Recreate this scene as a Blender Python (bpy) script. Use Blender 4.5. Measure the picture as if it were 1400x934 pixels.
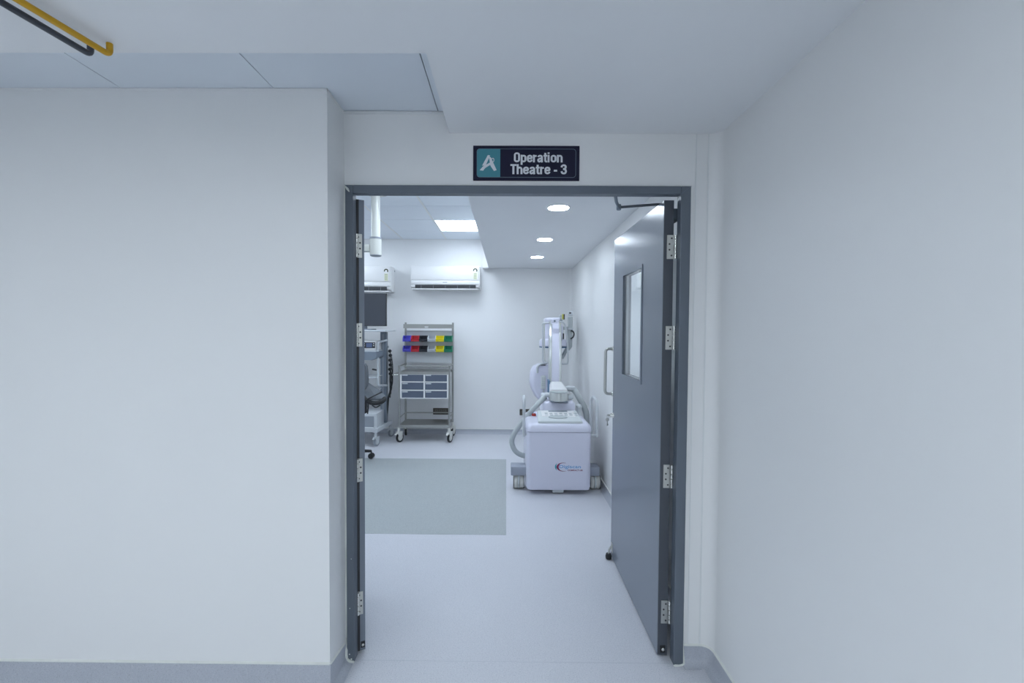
import bpy, bmesh, math, random
from math import sin, cos, pi, radians
from mathutils import Vector, Matrix, Euler

for o in list(bpy.data.objects): bpy.data.objects.remove(o)
S = bpy.context.scene
C = S.collection

# ------------------------------------------------------------------ camera
F_PX, W_PX, H_PX = 622.0, 1400.0, 934.0
CAM_X, CAM_Y, EYE = 687.7, 467.0, 1.47
ROT = (Matrix.Rotation(radians(0.40), 3, 'Z') @ Matrix.Rotation(radians(90 - 1.62), 3, 'X')
       @ Matrix.Rotation(radians(0.33), 3, 'Z'))
cam_data = bpy.data.cameras.new('camera')
cam_data.sensor_width = 36.0
cam_data.lens = 36.0 * F_PX / W_PX
cam_data.shift_x = (W_PX / 2 - CAM_X) / W_PX
cam_data.clip_start = 0.02
cam = bpy.data.objects.new('camera', cam_data)
C.objects.link(cam)
cam.matrix_world = Matrix.Translation((0, 0, EYE)) @ ROT.to_4x4()
S.camera = cam

# ------------------------------------------------------------------ world and exposure
world = bpy.data.worlds.new('world')
S.world = world
world.use_nodes = True
world.node_tree.nodes['Background'].inputs['Color'].default_value = (0.5, 0.6, 0.7, 1)
world.node_tree.nodes['Background'].inputs['Strength'].default_value = 0.02
vs = S.view_settings
vs.view_transform = 'Standard'
vs.look = 'None'
vs.gamma = 1.0
vs.exposure = 0.33
vs.use_curve_mapping = False
LED_COLOUR = (0.78, 0.885, 1.0)
CORRIDOR_COLOUR = (0.84, 0.93, 1.0)
THEATRE_PANEL = 8.7      # radiance of the ceiling light panels in the theatre
DOWNLIGHT = 60.0
CORRIDOR_PANEL = 11.3
random.seed(4)


def at(x, y, X=None, Y=None, Z=None):
    """photo pixel -> point on the plane X=, Y= or Z="""
    d = ROT @ Vector(((x - CAM_X) / F_PX, -(y - CAM_Y) / F_PX, -1.0))
    if X is not None: t = X / d.x
    elif Y is not None: t = Y / d.y
    else: t = (Z - EYE) / d.z
    return Vector((0, 0, EYE)) + d * t


# ------------------------------------------------------------------ materials
def new_mat(name):
    m = bpy.data.materials.new(name)
    m.use_nodes = True
    return m, m.node_tree, m.node_tree.nodes['Principled BSDF']


def paint(name, col, rough=0.5, metal=0.0, vary=0.03, scale=8.0, bump=0.0, bscale=200.0, spec=0.5, coat=0.0):
    """plain paint or metal with a little uneven tone and optional fine relief"""
    m, nt, b = new_mat(name)
    tc = nt.nodes.new('ShaderNodeTexCoord')
    nz = nt.nodes.new('ShaderNodeTexNoise')
    nz.inputs['Scale'].default_value = scale
    nz.inputs['Detail'].default_value = 3
    nt.links.new(tc.outputs['Object'], nz.inputs['Vector'])
    mix = nt.nodes.new('ShaderNodeMix'); mix.data_type = 'RGBA'
    mix.inputs[6].default_value = (*[c * (1 - vary) for c in col], 1)
    mix.inputs[7].default_value = (*[min(1, c * (1 + vary)) for c in col], 1)
    nt.links.new(nz.outputs['Fac'], mix.inputs[0])
    nt.links.new(mix.outputs[2], b.inputs['Base Color'])
    b.inputs['Roughness'].default_value = rough
    b.inputs['Metallic'].default_value = metal
    b.inputs['Specular IOR Level'].default_value = spec
    b.inputs['Coat Weight'].default_value = coat
    if bump:
        n2 = nt.nodes.new('ShaderNodeTexNoise'); n2.inputs['Scale'].default_value = bscale
        nt.links.new(tc.outputs['Object'], n2.inputs['Vector'])
        bp = nt.nodes.new('ShaderNodeBump'); bp.inputs['Strength'].default_value = bump
        bp.inputs['Distance'].default_value = 0.002
        nt.links.new(n2.outputs['Fac'], bp.inputs['Height'])
        nt.links.new(bp.outputs['Normal'], b.inputs['Normal'])
    return m


def vinyl(name, base, dark, light, rough=0.35, density=1.0, scale=150.0):
    """flecked sheet vinyl: two sizes of flecks over a mottled ground"""
    m, nt, b = new_mat(name)
    tc = nt.nodes.new('ShaderNodeTexCoord')
    def ramp(src, p0, p1, inv=False):
        r = nt.nodes.new('ShaderNodeValToRGB')
        r.color_ramp.elements[0].position = p0; r.color_ramp.elements[1].position = p1
        if inv:
            r.color_ramp.elements[0].color = (1, 1, 1, 1); r.color_ramp.elements[1].color = (0, 0, 0, 1)
        nt.links.new(src, r.inputs['Fac']); return r.outputs['Color']
    def noise(s, d=2):
        n = nt.nodes.new('ShaderNodeTexNoise'); n.inputs['Scale'].default_value = s
        n.inputs['Detail'].default_value = d
        nt.links.new(tc.outputs['Object'], n.inputs['Vector']); return n.outputs['Fac']
    def mix(fac, a, c):
        x = nt.nodes.new('ShaderNodeMix'); x.data_type = 'RGBA'
        nt.links.new(fac, x.inputs[0])
        if isinstance(a, tuple): x.inputs[6].default_value = (*a, 1)
        else: nt.links.new(a, x.inputs[6])
        if isinstance(c, tuple): x.inputs[7].default_value = (*c, 1)
        else: nt.links.new(c, x.inputs[7])
        return x.outputs[2]
    ground = mix(noise(3.0, 4), tuple(v * 0.97 for v in base), tuple(min(1, v * 1.03) for v in base))
    a = mix(ramp(noise(scale), 0.60 - 0.02 * density, 0.68), ground, dark)
    c = mix(ramp(noise(scale * 0.77), 0.60 - 0.02 * density, 0.70), a, light)
    e = mix(ramp(noise(scale * 2.1), 0.62, 0.70), c, dark)
    nt.links.new(e, b.inputs['Base Color'])
    b.inputs['Roughness'].default_value = rough
    return m


def glow(name, col, strength):
    m, nt, b = new_mat(name)
    b.inputs['Base Color'].default_value = (*col, 1)
    b.inputs['Emission Color'].default_value = (*col, 1)
    b.inputs['Emission Strength'].default_value = strength
    return m


def brushed(name, col, rough=0.3):
    """brushed stainless steel"""
    m, nt, b = new_mat(name)
    tc = nt.nodes.new('ShaderNodeTexCoord')
    mp = nt.nodes.new('ShaderNodeMapping'); mp.inputs['Scale'].default_value = (4, 4, 300)
    nz = nt.nodes.new('ShaderNodeTexNoise'); nz.inputs['Scale'].default_value = 6
    nt.links.new(tc.outputs['Object'], mp.inputs['Vector']); nt.links.new(mp.outputs['Vector'], nz.inputs['Vector'])
    mr = nt.nodes.new('ShaderNodeMapRange')
    mr.inputs[3].default_value = rough - 0.06; mr.inputs[4].default_value = rough + 0.08
    nt.links.new(nz.outputs['Fac'], mr.inputs[0]); nt.links.new(mr.outputs[0], b.inputs['Roughness'])
    b.inputs['Base Color'].default_value = (*col, 1)
    b.inputs['Metallic'].default_value = 1.0
    return m


def glass_mat(name):
    m, nt, b = new_mat(name)
    b.inputs['Base Color'].default_value = (0.93, 0.97, 0.98, 1)
    b.inputs['Roughness'].default_value = 0.02
    b.inputs['Transmission Weight'].default_value = 1.0
    b.inputs['IOR'].default_value = 1.45
    return m


M = {}
M['wall'] = paint('wall_panel_paint', (0.87, 0.875, 0.875), 0.42, vary=0.012, scale=1.5, bump=0.02, bscale=60)
M['wall_t'] = paint('theatre_wall_paint', (0.87, 0.875, 0.88), 0.40, vary=0.012, scale=1.5, bump=0.02, bscale=60)
M['soffit'] = paint('soffit_paint', (0.855, 0.87, 0.89), 0.6, vary=0.015, scale=2.0)
M['tile'] = paint('ceiling_tile', (0.79, 0.845, 0.91), 0.45, vary=0.015, scale=4.0)
M['tbar'] = paint('ceiling_grid_bar', (0.80, 0.82, 0.82), 0.45)
M['void'] = paint('ceiling_void', (0.12, 0.13, 0.15), 0.8)
M['floor'] = vinyl('flecked_vinyl', (0.68, 0.69, 0.74), (0.47, 0.49, 0.545), (0.78, 0.79, 0.82), 0.38, 1.0, 230)
M['inlay'] = vinyl('flecked_vinyl_grey_green', (0.43, 0.465, 0.475), (0.27, 0.30, 0.32), (0.58, 0.61, 0.60), 0.42, 2.0, 330)
M['skirt'] = vinyl('flecked_vinyl_shaded', (0.51, 0.535, 0.595), (0.37, 0.39, 0.44), (0.59, 0.61, 0.65), 0.42, 1.0, 300)  # same vinyl as the floor, darkened for the shade on upright faces
M['weld'] = paint('vinyl_weld', (0.58, 0.60, 0.65), 0.4)
M['trolley_steel'] = brushed('trolley_steel', (0.43, 0.43, 0.41), 0.34)
M['outlet'] = paint('outlet_dark', (0.06, 0.065, 0.075), 0.5)
M['seal'] = paint('white_sealant', (0.80, 0.82, 0.78), 0.5, vary=0.08, scale=40)
M['frame'] = paint('grey_frame_paint', (0.128, 0.153, 0.188), 0.38, vary=0.06, scale=6)
M['leaf'] = paint('grey_door_paint', (0.205, 0.236, 0.288), 0.26, vary=0.02, scale=2, bump=0.015, bscale=25)
M['leaf_edge'] = paint('dark_door_edge', (0.075, 0.085, 0.105), 0.4)
M['steel'] = brushed('brushed_steel', (0.60, 0.60, 0.57), 0.32)
M['steel_bright'] = brushed('bright_steel', (0.74, 0.74, 0.70), 0.25)
M['screw'] = paint('dark_screw', (0.06, 0.06, 0.06), 0.5)
M['rubber'] = paint('black_rubber', (0.015, 0.016, 0.018), 0.55)
M['black'] = paint('black_plastic', (0.018, 0.019, 0.022), 0.4)
M['white_plastic'] = paint('white_plastic', (0.84, 0.84, 0.84), 0.3, vary=0.01)
M['cream'] = paint('cream_tube', (0.78, 0.79, 0.74), 0.25, vary=0.02)
M['offwhite'] = paint('caster_white', (0.74, 0.74, 0.70), 0.45)
M['grey_plastic'] = paint('grey_plastic', (0.30, 0.33, 0.37), 0.45)
M['mid_grey'] = paint('mid_grey_enamel', (0.20, 0.24, 0.29), 0.4)
M['light_grey'] = paint('light_grey_enamel', (0.62, 0.65, 0.68), 0.35)
M['lilac'] = paint('lilac_white_shell', (0.77, 0.775, 0.90), 0.32, vary=0.01, scale=2)
M['shell_grey'] = paint('pale_grey_shell', (0.66, 0.70, 0.71), 0.38, vary=0.02)
M['bar_grey'] = paint('bar_grey_enamel', (0.36, 0.39, 0.46), 0.4)
M['hose'] = paint('grey_hose', (0.50, 0.54, 0.55), 0.5)
M['silver'] = paint('silver_rail', (0.70, 0.72, 0.70), 0.28, metal=0.7)
M['blue_line'] = paint('blue_seam', (0.10, 0.20, 0.33), 0.4)
M['screen'] = paint('dark_screen', (0.050, 0.057, 0.073), 0.35, vary=0.01)
M['lcd'] = paint('display_window', (0.13, 0.17, 0.30), 0.2)
M['navy'] = paint('sign_navy', (0.020, 0.020, 0.044), 0.55, vary=0.02, spec=0.15)
M['teal'] = paint('sign_teal', (0.060, 0.265, 0.325), 0.4, vary=0.02)
M['sign_white'] = paint('sign_white', (0.78, 0.80, 0.84), 0.45)
M['sign_line'] = paint('sign_border', (0.14, 0.20, 0.26), 0.45)
M['yellow_pipe'] = paint('yellow_pipe', (0.62, 0.34, 0.01), 0.35)
M['dark_pipe'] = paint('dark_pipe', (0.055, 0.062, 0.080), 0.4)
M['drawer'] = paint('drawer_blue_grey', (0.115, 0.140, 0.195), 0.4, vary=0.04)
M['brown'] = paint('socket_brown', (0.075, 0.065, 0.055), 0.4)
M['socket_face'] = paint('socket_face', (0.16, 0.145, 0.125), 0.4)
M['red'] = paint('red_plastic', (0.45, 0.035, 0.02), 0.35)
M['logo_blue'] = paint('logo_blue', (0.10, 0.38, 0.70), 0.4)
M['logo_teal'] = paint('logo_teal', (0.05, 0.38, 0.48), 0.4)
M['logo_maroon'] = paint('logo_maroon', (0.22, 0.02, 0.09), 0.4)
M['yellow_tag'] = paint('yellow_tag', (0.62, 0.60, 0.12), 0.4)
M['sticker'] = paint('rating_sticker', (0.72, 0.74, 0.50), 0.5)
M['sticker_dark'] = paint('rating_sticker_dial', (0.09, 0.10, 0.06), 0.5)
M['pad'] = paint('grey_upholstery', (0.12, 0.135, 0.155), 0.5, bump=0.05, bscale=300)
M['glass'] = glass_mat('clear_glass')
M['led'] = glow('led_panel_glow', LED_COLOUR, THEATRE_PANEL)
M['downlight'] = glow('downlight_glow', LED_COLOUR, DOWNLIGHT)
M['corridor_led'] = glow('corridor_panel_glow', CORRIDOR_COLOUR, CORRIDOR_PANEL)
for k, col in dict(blue=(0.085, 0.08, 0.58), red=(0.56, 0.022, 0.035), black=(0.014, 0.016, 0.026),
                   grey=(0.56, 0.59, 0.63), yellow=(0.86, 0.74, 0.01), green=(0.006, 0.22, 0.115)).items():
    M['bin_' + k] = paint('bin_plastic_' + k, col, 0.38)


# ------------------------------------------------------------------ mesh helpers
class MB:
    """collects shapes in world coordinates; build() links them as ONE mesh object"""
    def __init__(self):
        self.bm = bmesh.new()

    def box(self, a, b, bev=0.0, seg=2, m=None):
        lo = Vector([min(a[i], b[i]) for i in range(3)]); hi = Vector([max(a[i], b[i]) for i in range(3)])
        r = bmesh.ops.create_cube(self.bm, size=1.0)
        vs_ = r['verts']
        for v in vs_:
            v.co = Vector([(lo[i] + hi[i]) / 2 + v.co[i] * (hi[i] - lo[i]) for i in range(3)])
        if bev > 0:
            bev = min(bev, 0.49 * min(hi - lo))
            es = list({e for v in vs_ for e in v.link_edges})
            r2 = bmesh.ops.bevel(self.bm, geom=es, offset=bev, segments=seg, profile=0.5, affect='EDGES')
            vs_ = list({v for f in r2['faces'] for v in f.verts} | {v for v in vs_ if v.is_valid})
        if m is not None:
            for v in vs_: v.co = m @ v.co
        return self

    def tube(self, pts, r, n=10, cap=True):
        """pipe along a list of points, r a number or one per point"""
        pts = [Vector(p) for p in pts]
        rings = []
        ref = None
        for i, p in enumerate(pts):
            if i == 0: d = pts[1] - p
            elif i == len(pts) - 1: d = p - pts[i - 1]
            else: d = (pts[i + 1] - p).normalized() + (p - pts[i - 1]).normalized()
            if d.length < 1e-9: d = pts[i] - pts[i - 1]
            d.normalize()
            if ref is None:
                ref = Vector((0, 0, 1)) if abs(d.z) < 0.9 else Vector((1, 0, 0))
            u = (ref - d * ref.dot(d))
            if u.length < 1e-6: u = d.orthogonal()
            u.normalize(); ref = u
            w = d.cross(u)
            rr = r[i] if isinstance(r, (list, tuple)) else r
            rings.append([self.bm.verts.new(p + u * (rr * cos(2 * pi * k / n)) + w * (rr * sin(2 * pi * k / n))) for k in range(n)])
        for a, b in zip(rings, rings[1:]):
            for k in range(n):
                self.bm.faces.new((a[k], a[(k + 1) % n], b[(k + 1) % n], b[k]))
        if cap:
            self.bm.faces.new(rings[0][::-1]); self.bm.faces.new(rings[-1])
        return self

    def cyl(self, a, b, r, n=20):
        return self.tube([a, b], r, n)

    def lathe(self, prof, origin, axis='Z', n=28):
        """prof: list of (radius, height) turned about an axis through origin"""
        o = Vector(origin); rings = []
        for r, h in prof:
            ring = []
            for k in range(n):
                c, s = r * cos(2 * pi * k / n), r * sin(2 * pi * k / n)
                p = {'Z': (c, s, h), 'Y': (c, h, s), 'X': (h, c, s)}[axis]
                ring.append(self.bm.verts.new(o + Vector(p)))
            rings.append(ring)
        for a, b in zip(rings, rings[1:]):
            for k in range(n):
                self.bm.faces.new((a[k], a[(k + 1) % n], b[(k + 1) % n], b[k]))
        self.bm.faces.new(rings[0][::-1]); self.bm.faces.new(rings[-1])
        return self

    def prism(self, poly, a, b, axis='X'):
        """2D outline swept along an axis from a to b; outline in the other two axes in order"""
        def P(u, v, w):
            return {'X': (w, u, v), 'Y': (u, w, v), 'Z': (u, v, w)}[axis]
        A = [self.bm.verts.new(P(u, v, a)) for u, v in poly]
        B = [self.bm.verts.new(P(u, v, b)) for u, v in poly]
        n = len(poly)
        for k in range(n):
            self.bm.faces.new((A[k], A[(k + 1) % n], B[(k + 1) % n], B[k]))
        self.bm.faces.new(A[::-1]); self.bm.faces.new(B)
        return self

    def loft(self, sections, closed=True, caps=True):
        rings = [[self.bm.verts.new(p) for p in s] for s in sections]
        n = len(rings[0])
        for a, b in zip(rings, rings[1:]):
            for k in range(n if closed else n - 1):
                self.bm.faces.new((a[k], a[(k + 1) % n], b[(k + 1) % n], b[k]))
        if caps and closed:
            self.bm.faces.new(rings[0][::-1]); self.bm.faces.new(rings[-1])
        return self

    def build(self, name, mat, parent=None, base=None, smooth=False, bevel=0.0):
        bmesh.ops.recalc_face_normals(self.bm, faces=self.bm.faces[:])
        me = bpy.data.meshes.new(name)
        if parent is not None: off = BASE[parent.name]
        else: off = Vector(base) if base is not None else Vector((0, 0, 0))
        for v in self.bm.verts: v.co -= off
        self.bm.to_mesh(me); self.bm.free()
        me.materials.append(M[mat])
        o = bpy.data.objects.new(name, me)
        C.objects.link(o)
        if parent is not None: o.parent = parent
        else: o.location = off
        BASE[o.name] = off
        if smooth:
            for p in me.polygons: p.use_smooth = True
            md = o.modifiers.new('edge_split', 'EDGE_SPLIT'); md.split_angle = radians(38)
        if bevel:
            md = o.modifiers.new('bevel', 'BEVEL'); md.width = bevel; md.segments = 2; md.limit_method = 'ANGLE'
        return o


BASE = {}


def tag(o, label=None, cat=None, group=None, kind=None):
    if label: o['label'] = label
    if cat: o['category'] = cat
    if group: o['group'] = group
    if kind: o['kind'] = kind
    return o


def thing(name, loc, label=None, cat=None, group=None, kind=None):
    o = bpy.data.objects.new(name, None)
    C.objects.link(o)
    o.location = loc
    o.empty_display_size = 0.1
    BASE[o.name] = Vector(loc)
    return tag(o, label, cat, group, kind)


def copy_part(src, parent, name=None, loc=None, rot=None):
    c = src.copy()
    C.objects.link(c)
    if name: c.name = name
    c.parent = parent
    if loc is not None: c.location = loc
    if rot is not None: c.rotation_euler = rot
    return c


def fillet(pts, r=0.02, n=5):
    """round the inner corners of a polyline"""
    pts = [Vector(p) for p in pts]
    out = [pts[0]]
    for i in range(1, len(pts) - 1):
        p, a, b = pts[i], (pts[i - 1] - pts[i]), (pts[i + 1] - pts[i])
        rr = min(r, a.length * 0.49, b.length * 0.49)
        s, e = p + a.normalized() * rr, p + b.normalized() * rr
        for k in range(n + 1):
            t = k / n
            out.append(s * (1 - t) ** 2 + p * 2 * t * (1 - t) + e * t ** 2)
    out.append(pts[-1])
    return out


def smooth_path(pts, n=6):
    """Catmull-Rom through points"""
    pts = [Vector(p) for p in pts]
    q = [pts[0] * 2 - pts[1]] + pts + [pts[-1] * 2 - pts[-2]]
    out = []
    for i in range(1, len(q) - 2):
        for k in range(n):
            t = k / n
            a, b, c, d = q[i - 1], q[i], q[i + 1], q[i + 2]
            out.append(0.5 * ((2 * b) + (c - a) * t + (2 * a - 5 * b + 4 * c - d) * t * t + (3 * b - a - 3 * c + d) * t ** 3))
    out.append(pts[-1])
    return out


def text_mesh(name, body, mat, size, centre, parent, depth=0.0012, squeeze=1.0, bold=0.0, align='CENTER', width=None):
    """flat lettering facing the camera side (-Y), centred on a point, optionally fitted to a width"""
    cu = bpy.data.curves.new(name, 'FONT')
    cu.body = body; cu.size = size; cu.align_x = align; cu.align_y = 'CENTER'
    cu.extrude = depth; cu.offset = bold; cu.resolution_u = 4
    tmp = bpy.data.objects.new('lettering_source', cu)
    me = bpy.data.meshes.new_from_object(tmp)
    bpy.data.objects.remove(tmp); bpy.data.curves.remove(cu)
    xs = [v.co.x for v in me.vertices]
    if width: squeeze = width / (max(xs) - min(xs))
    mid = (max(xs) + min(xs)) / 2
    off = Vector(centre) - BASE[parent.name]
    for v in me.vertices:
        v.co = Vector(((v.co.x - mid) * squeeze, -v.co.z, v.co.y)) + off
    me.materials.clear(); me.materials.append(M[mat])
    o = bpy.data.objects.new(name, me)
    C.objects.link(o); o.parent = parent
    BASE[o.name] = BASE[parent.name]
    return o


# ------------------------------------------------------------------ dimensions of the place
XR = 0.904                     # right wall, corridor and theatre
XB = -0.248                    # edge of the low bulkhead
XL = -3.4                      # far left ends
YD0, YD1 = 1.97, 2.03          # wall with the door
YW = 1.785                     # corridor wall on the left
XW = -0.700                    # its corner
YB = 6.32                      # back wall of the theatre
YN = -3.0                      # corridor end behind the camera
ZS = 2.305                     # soffit and bulkhead underside
ZC = 2.397                     # tile ceiling in the corridor
ZT = 2.70                      # tile ceiling in the theatre
YS = 1.405                     # edge of the corridor soffit


def struct(mb, name, mat, parent=None, label=None, **k):
    o = mb.build(name, mat, parent, **k)
    if parent is None: tag(o, label, None, None, 'structure')
    return o


# floor
struct(MB().box((XL - .1, YN - .1, -0.08), (XR + .1, YB + .1, 0)), 'floor', 'floor', label='pale blue grey flecked vinyl floor of corridor and theatre')
mat_l = at(692, 731.5, Z=0); mat_f = at(692, 628.2, Z=0)
struct(MB().box((-2.25, mat_l.y, -0.01), (mat_l.x, mat_f.y, 0.0015)), 'floor_inlay', 'inlay', label='darker grey green vinyl rectangle set in the theatre floor')

# frame and opening sizes
FY0 = 1.955
fl_o = at(472.8, 560, Y=FY0).x; fr_o = at(940, 560, Y=FY0).x
fl_i = at(483.5, 560, Y=FY0).x; fr_i = at(926.5, 560, Y=FY0).x
ft_o = at(700, 253.4, Y=FY0).z; ft_i = at(700, 264.5, Y=FY0).z

# welded floor joint across the threshold
struct(MB().box((fl_i, 1.966, -.002), (fr_i, 1.969, .0004)), 'floor_joint', 'weld', label='thin welded vinyl joint across the door threshold')

# walls
struct(MB().box((XL, YW, 0), (XW, YD1, ZT + .1)), 'wall_left', 'wall', label='white panelled corridor wall left of the door')
wd = MB()
wd.box((XW, YD0, 0), (fl_o + .012, YD1, ZT + .1))
wd.box((fr_o - .012, YD0, 0), (XR, YD1, ZT + .1))
wd.box((fl_o + .012, YD0, ft_o - .012), (fr_o - .012, YD1, ZT + .1))
struct(wd, 'wall_door', 'wall', label='white wall that holds the grey double door frame')
struct(MB().box((XR, YN, 0), (XR + .1, YB + .1, ZT + .1)), 'wall_right', 'wall', label='white wall on the right running from corridor into theatre')
struct(MB().box((XL, YB, 0), (XR, YB + .1, ZT + .1)), 'wall_back', 'wall_t', label='white back wall of the operation theatre')
struct(MB().box((XL - .1, YN, 0), (XL, YB + .1, ZT + .1)), 'wall_end', 'wall_t', label='white wall at the far left of corridor and theatre')
struct(MB().box((XL, YN - .1, 0), (XR, YN, ZT + .1)), 'wall_behind', 'wall', label='white wall closing the corridor behind the viewer')

# ceilings
struct(MB().box((XB, YD1, ZS), (XR, YB, ZT + .1)), 'ceiling_bulkhead', 'soffit', label='low white bulkhead along the right of the theatre ceiling')
sf = MB()
sf.box((XL, YN, ZS), (XR, YS, ZT + .1)); sf.box((XB, YS, ZS), (XR, YD0, ZT + .1))
struct(sf, 'ceiling_soffit', 'soffit', label='low plain white corridor soffit with a square recess')

ct = struct(MB().box((XL, YS, ZC + .016), (XB, YD0, ZC + .05)), 'ceiling_corridor', 'void', label='pale blue tiled strip of corridor ceiling in the recess')
jx = [-1.505, -0.9085, -0.297]
edges = [XL, jx[0] - 1.2, jx[0] - .6] + jx + [XB]
for a, b in zip(edges, edges[1:]):
    g = 0.0018
    MB().box((a + g, YS, ZC), (b - g, (YW if b <= XW - .02 else YD0), ZC + .016)).build('tile', 'tile', ct)

ctt = struct(MB().box((XL, YD1, ZT + .016), (XB, YB, ZT + .05)), 'ceiling_theatre', 'void', label='pale blue tiled theatre ceiling with light panels')
TX = [-0.838 - 0.6 * k for k in range(0, 5)][::-1]
TX = [XL] + [x for x in TX if x > XL + .05] + [XB]
TY = [YD1] + [5.79 - 0.595 * k for k in range(6, -1, -1)] + [YB]
tile_proto = {}
LIGHT_CELLS = []
for i, (xa, xb) in enumerate(zip(TX, TX[1:])):
    for j, (ya, yb) in enumerate(zip(TY, TY[1:])):
        lit = (i == len(TX) - 2 and j in (3, 6)) or (i == len(TX) - 5 and j in (2, 4, 6))  # unseen panels added for ambient light; only the back one by the bulkhead shows
        if lit:
            LIGHT_CELLS.append((xa, xb, ya, yb)); continue
        g = 0.0035
        MB().box((xa + .011, ya + g, ZT), (xb - .011, yb - g, ZT + .016)).build('tile', 'tile', ctt)
for x in TX[1:-1]:
    MB().box((x - .0105, YD1, ZT - .003), (x + .0105, YB, ZT + .016)).build('grid_bar', 'tbar', ctt)


# skirtings: coved vinyl with a sealant bead on top
def skirting(name, a, b, normal, label, h=0.064, h2=None, cove=0.034, t=0.004):
    """upstand along the line a-b on a wall; normal points into the room"""
    n = Vector(normal); a = Vector(a); b = Vector(b)
    h2 = h2 or h
    def section(p, hh):
        prof = [(0, hh), (t, hh)]
        for k in range(6):
            th = (pi / 2) * k / 5
            prof.append((t + cove * (1 - cos(th)), cove * (1 - sin(th)) + .0015))
        prof += [(t + cove, 0.0003), (0, 0.0003)]
        return [p + n * u + Vector((0, 0, z)) for u, z in prof]
    secs = [section(a, h), section(b, h2)]
    o = struct(MB().loft(secs), name, 'skirt', label=label, smooth=True)
    bead = [(0, 0), (t + .003, -.001), (t + .003, .002), (0, .006)]
    MB().loft([[p + n * u + Vector((0, 0, z + hh)) for u, z in bead] for p, hh in ((a, h), (b, h2))]).build('sealant_bead', 'seal', o)
    return o


skirting('baseboard_left', (XL, YW, 0), (XW, YW, 0), (0, -1, 0), 'coved grey flecked skirting under the left corridor wall', .121)
skirting('baseboard_return', (XW, YW - .004, 0), (XW, YD0, 0), (1, 0, 0), 'coved grey skirting on the short return wall beside the door', .121, .086)
skirting('baseboard_door', (fr_o, YD0, 0), (XR - .05, YD0, 0), (0, -1, 0), 'short coved grey skirting between door frame and right wall', .083)
skirting('baseboard_right', (XR, YN, 0), (XR, YD0 - .05, 0), (-1, 0, 0), 'coved grey skirting under the right corridor wall', .083)
skirting('baseboard_back', (XL, YB, 0), (XR, YB, 0), (0, -1, 0), 'coved grey skirting under the theatre back wall')
skirting('baseboard_theatre', (XR, YD1, 0), (XR, YB, 0), (-1, 0, 0), 'coved grey skirting under the right theatre wall')

# rounded skirting corner between the door wall and the right wall
cx, cy, cr = XR - .05, YD0 - .05, .05
def corner_ring(u, z):
    return [Vector((cx + (cr - u) * cos(th), cy + (cr - u) * sin(th), z)) for th in [radians(90 - 90 * k / 8) for k in range(9)]]
prof = [(0, .083), (.004, .083)] + [(.004 + .028 * (1 - cos(pi / 2 * k / 5)), .028 * (1 - sin(pi / 2 * k / 5)) + .0015) for k in range(6)]
o = struct(MB().loft([corner_ring(u, z) for u, z in prof], closed=False), 'baseboard_corner', 'skirt', label='rounded skirting corner by the right wall', smooth=True)
MB().loft([corner_ring(u, z) for u, z in [(0, .089), (.007, .085), (.007, .082), (0, .083)]], closed=False).build('sealant_bead', 'seal', o)

# coved vertical corner strip, theatre corner strip, wall angles under the tile ceiling
def cove_strip(name, x, y, r, z0, z1, sx, sy, label):
    pts = [(x, y)] + [(x + sx * r * (1 - sin(pi / 2 * k / 8)), y + sy * r * (1 - cos(pi / 2 * k / 8))) for k in range(9)]
    return struct(MB().prism(pts, z0, z1, 'Z'), name, 'wall', label=label, smooth=True)
cove_strip('trim_1', XR, YD0, .05, .084, ZS, -1, -1, 'rounded white cove strip in the corner right of the door')
cove_strip('trim_2', XR, YB, .04, .062, ZS, -1, -1, 'rounded white cove strip in the right back corner of the theatre')
struct(MB().box((XL, YW - .002, ZC - .012), (XW + .002, YW, ZC - .0015)), 'trim_3', 'wall', label='white wall angle on top of the left corridor wall')
struct(MB().box((XW, YD0 - .006, ZC - .013), (XB, YD0, ZC - .0025)), 'trim_4', 'tbar', label='white wall angle above the door sign under the tiles')
struct(MB().box((XW, YW - .002, ZC - .012), (XW + .002, YD0, ZC - .0015)), 'trim_5', 'wall', label='white wall angle on the return wall beside the door')
struct(MB().box((XL, YB - .014, ZT - .008), (XB, YB, ZT)), 'trim_6', 'tbar', label='thin white wall angle over the theatre back wall')
MBv = MB()
MBv.box((fr_o + .022, YD0 - .003, .068), (fr_o + .026, YD0, ZS)); 
struct(MBv, 'trim_7', 'tbar', label='thin vertical sealant joint in the wall right of the door frame')
xv = at(965, 400, Y=YD0).x
struct(MB().box((xv - .003, YD0 - .002, .068), (xv + .003, YD0, ZS)), 'trim_8', 'tbar', label='second thin vertical sealant joint beside the rounded corner strip')

# white box made up for a bright patch, set proud to catch more light
db0 = at(660, 336, Y=YB - .10); db1 = at(668, 366, Y=YB - .10)
struct(MB().box((db0.x, YB - .10, db1.z - .004), (XB + .0, YB, ZT), bev=.002), 'trim_9', 'white_plastic', label='white box for the bright patch on the back wall beside the bulkhead')

# ------------------------------------------------------------------ door frame and leaves
df = thing('trim_10', (0.05, 1.98, 0), 'grey painted steel frame of the double door', None, None, 'structure')
FYB = 2.000
def jamb(xo, xi, side):
    m = MB(); s = 1 if side > 0 else -1
    m.box((xo, FY0, 0.001), (xi, FYB, ft_o))
    return m
o = jamb(fl_o, fl_i, -1).build('jamb', 'frame', df, bevel=.003)
o = jamb(fr_o, fr_i, 1).build('jamb', 'frame', df, bevel=.003)
MB().box((fl_i, FY0, ft_i), (fr_i, FYB, ft_o)).build('head', 'frame', df, bevel=.003)
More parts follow.
